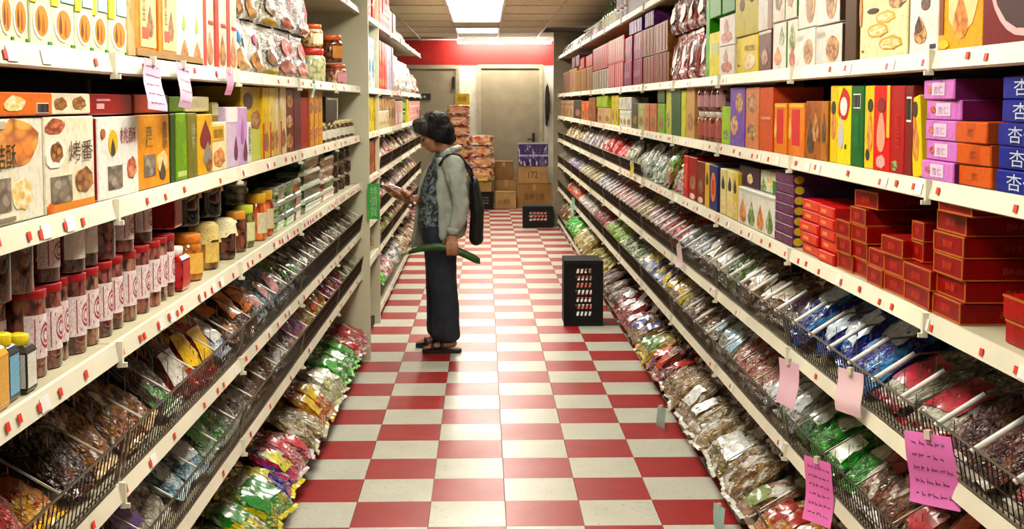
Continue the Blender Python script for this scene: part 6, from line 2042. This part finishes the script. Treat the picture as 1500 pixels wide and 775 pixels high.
for r in range(4):
    fs += [(r * 5, r * 5 + 5, n + r * 5 + 5, n + r * 5), (r * 5 + 4, n + r * 5 + 4, n + r * 5 + 9, r * 5 + 9)]
for k in range(4):
    fs += [(k, n + k, n + k + 1, k + 1), (20 + k, 21 + k, n + 21 + k, n + 20 + k)]
obj('jacket_front', pn.add(vs, fs, True), JK, woman)
cl = MB()
for a, c in zip([(-.01, -.10, 1.29), (.05, -.115, 1.335), (.095, -.06, 1.345), (.105, 0, 1.345), (.095, .06, 1.345), (.05, .115, 1.33)], [(.05, -.115, 1.335), (.095, -.06, 1.345), (.105, 0, 1.345), (.095, .06, 1.345), (.05, .115, 1.33), (-.01, .10, 1.28)]):
    cl.rod(a, c, .022, 8)
obj('collar', cl, JK, woman)
cf = MB()
cf.rod((.071, -.2285, .842), (.066, -.228, .80), .043, 14, .038)
obj('cuff', cf, JK, woman)

# sandals
for fx, fy in ((.03, -.085), (-.025, .105)):
    sd_ = MB()
    out = [(-.165, -.03), (-.17, .02), (-.12, .05), (-.02, .042), (.07, .036), (.09, 0), (.07, -.036), (-.02, -.042), (-.12, -.048)]
    n = len(out)
    vs = [(fx + x, fy + y, .001) for x, y in out] + [(fx + x, fy + y, .026) for x, y in out]
    sd_.add(vs, [tuple(range(n - 1, -1, -1)), tuple(range(n, 2 * n))] + [(i, (i + 1) % n, n + (i + 1) % n, n + i) for i in range(n)])
    so = obj('sandal', sd_, plain('#15110f', .6), woman)
    st = MB()
    for x0, hz in ((-.10, .062), (-.04, .085)):
        pts = [(fx + x0, fy - .046, .024), (fx + x0, fy - .04, hz * .8), (fx + x0, fy, hz), (fx + x0, fy + .04, hz * .8), (fx + x0, fy + .046, .024)]
        for a, c in zip(pts, pts[1:]):
            st.rod(a, c, .011, 6)
    obj('strap', st, plain('#15110f', .5), so)

# shoulder bag with its strap over the near shoulder
bg = empty('shoulder_bag', (WX + .225, WY - .02, .70))
tag(bg, 'black shoulder bag hanging behind the woman', 'bag')
k = MB()
limb(k, [((-.01, 0, .05), (.05, .12, .05)), ((.0, 0, .22), (.046, .14, .12)), ((-.02, 0, .42), (.03, .13, .04))])
fuse('pouch', k, .012, plain('#0e0d0f', .7, var=.1), bg, 3, .006, 12)
sp = MB()
pts = [(-.025, -.10, .43), (-.06, -.14, .52), (-.105, -.165, .600), (-.155, -.165, .616), (-.20, -.165, .60), (-.245, -.145, .54)]
for a, c in zip(pts, pts[1:]):
    sp.rod(a, c, .011, 6)
pts = [(-.025, .06, .43), (-.04, -.02, .50), (-.10, -.10, .585), (-.14, -.14, .612)]
for a, c in zip(pts, pts[1:]):
    sp.rod(a, c, .010, 6)
obj('strap', sp, plain('#111012', .6), bg)

# the long green gourd in her near hand
gd = MB()
n = 10
vs = []
for (x, y, z, r) in GA:
    for i in range(n):
        a = 2 * PI * i / n
        rr = r * (1 + .07 * (i % 2))
        vs.append((x, y + rr * math.cos(a), z + rr * math.sin(a)))
fs = [(q * n + i, q * n + (i + 1) % n, q * n + n + (i + 1) % n, q * n + n + i) for q in range(len(GA) - 1) for i in range(n)]
fs += [tuple(range(n - 1, -1, -1)), tuple(range((len(GA) - 1) * n, len(GA) * n))]
gourd = obj('green_gourd', gd.add(vs, fs, True), plain('#2c5a1a', .4, var=.14, scale=30), None, (WX, WY, 0))
tag(gourd, 'long ridged green gourd held in the woman\'s lowered hand', 'vegetable')
stm = MB().rod((-.218, -.236, .682), (-.262, -.234, .664), .010, 8, .005)
obj('stem', stm, plain('#8a9448', .6), gourd)

# the packet she is reading
mid = (PA + PB) / 2 + Vector((WX, WY, 0))
ya_ = (PB - PA).normalized()
xa_ = Vector((0, 1, 0))
xa_ = (xa_ - ya_ * xa_.dot(ya_)).normalized()
za_ = xa_.cross(ya_)
Mx = Matrix.Translation(mid) @ Matrix((xa_, ya_, za_)).transposed().to_4x4()
pk = packet('snack_packet', .095, (PB - PA).length, .075, Mx, film('#c8863a', '#8a4a1c', '#f0d8b0', cells=9, print_glints=.3), plain('#e0a83a', .3), plain('#e8dcd0', .3), 2, k=2)
tag(pk, 'amber snack packet held up in the woman\'s hand', 'packet')

finish_labels()
number_columns()
number_layers()
for o in bpy.data.objects:
    for k in ('_k', '_l', '_c'):
        if k in o:
            del o[k]
bpy.data.scenes.remove(_bench)
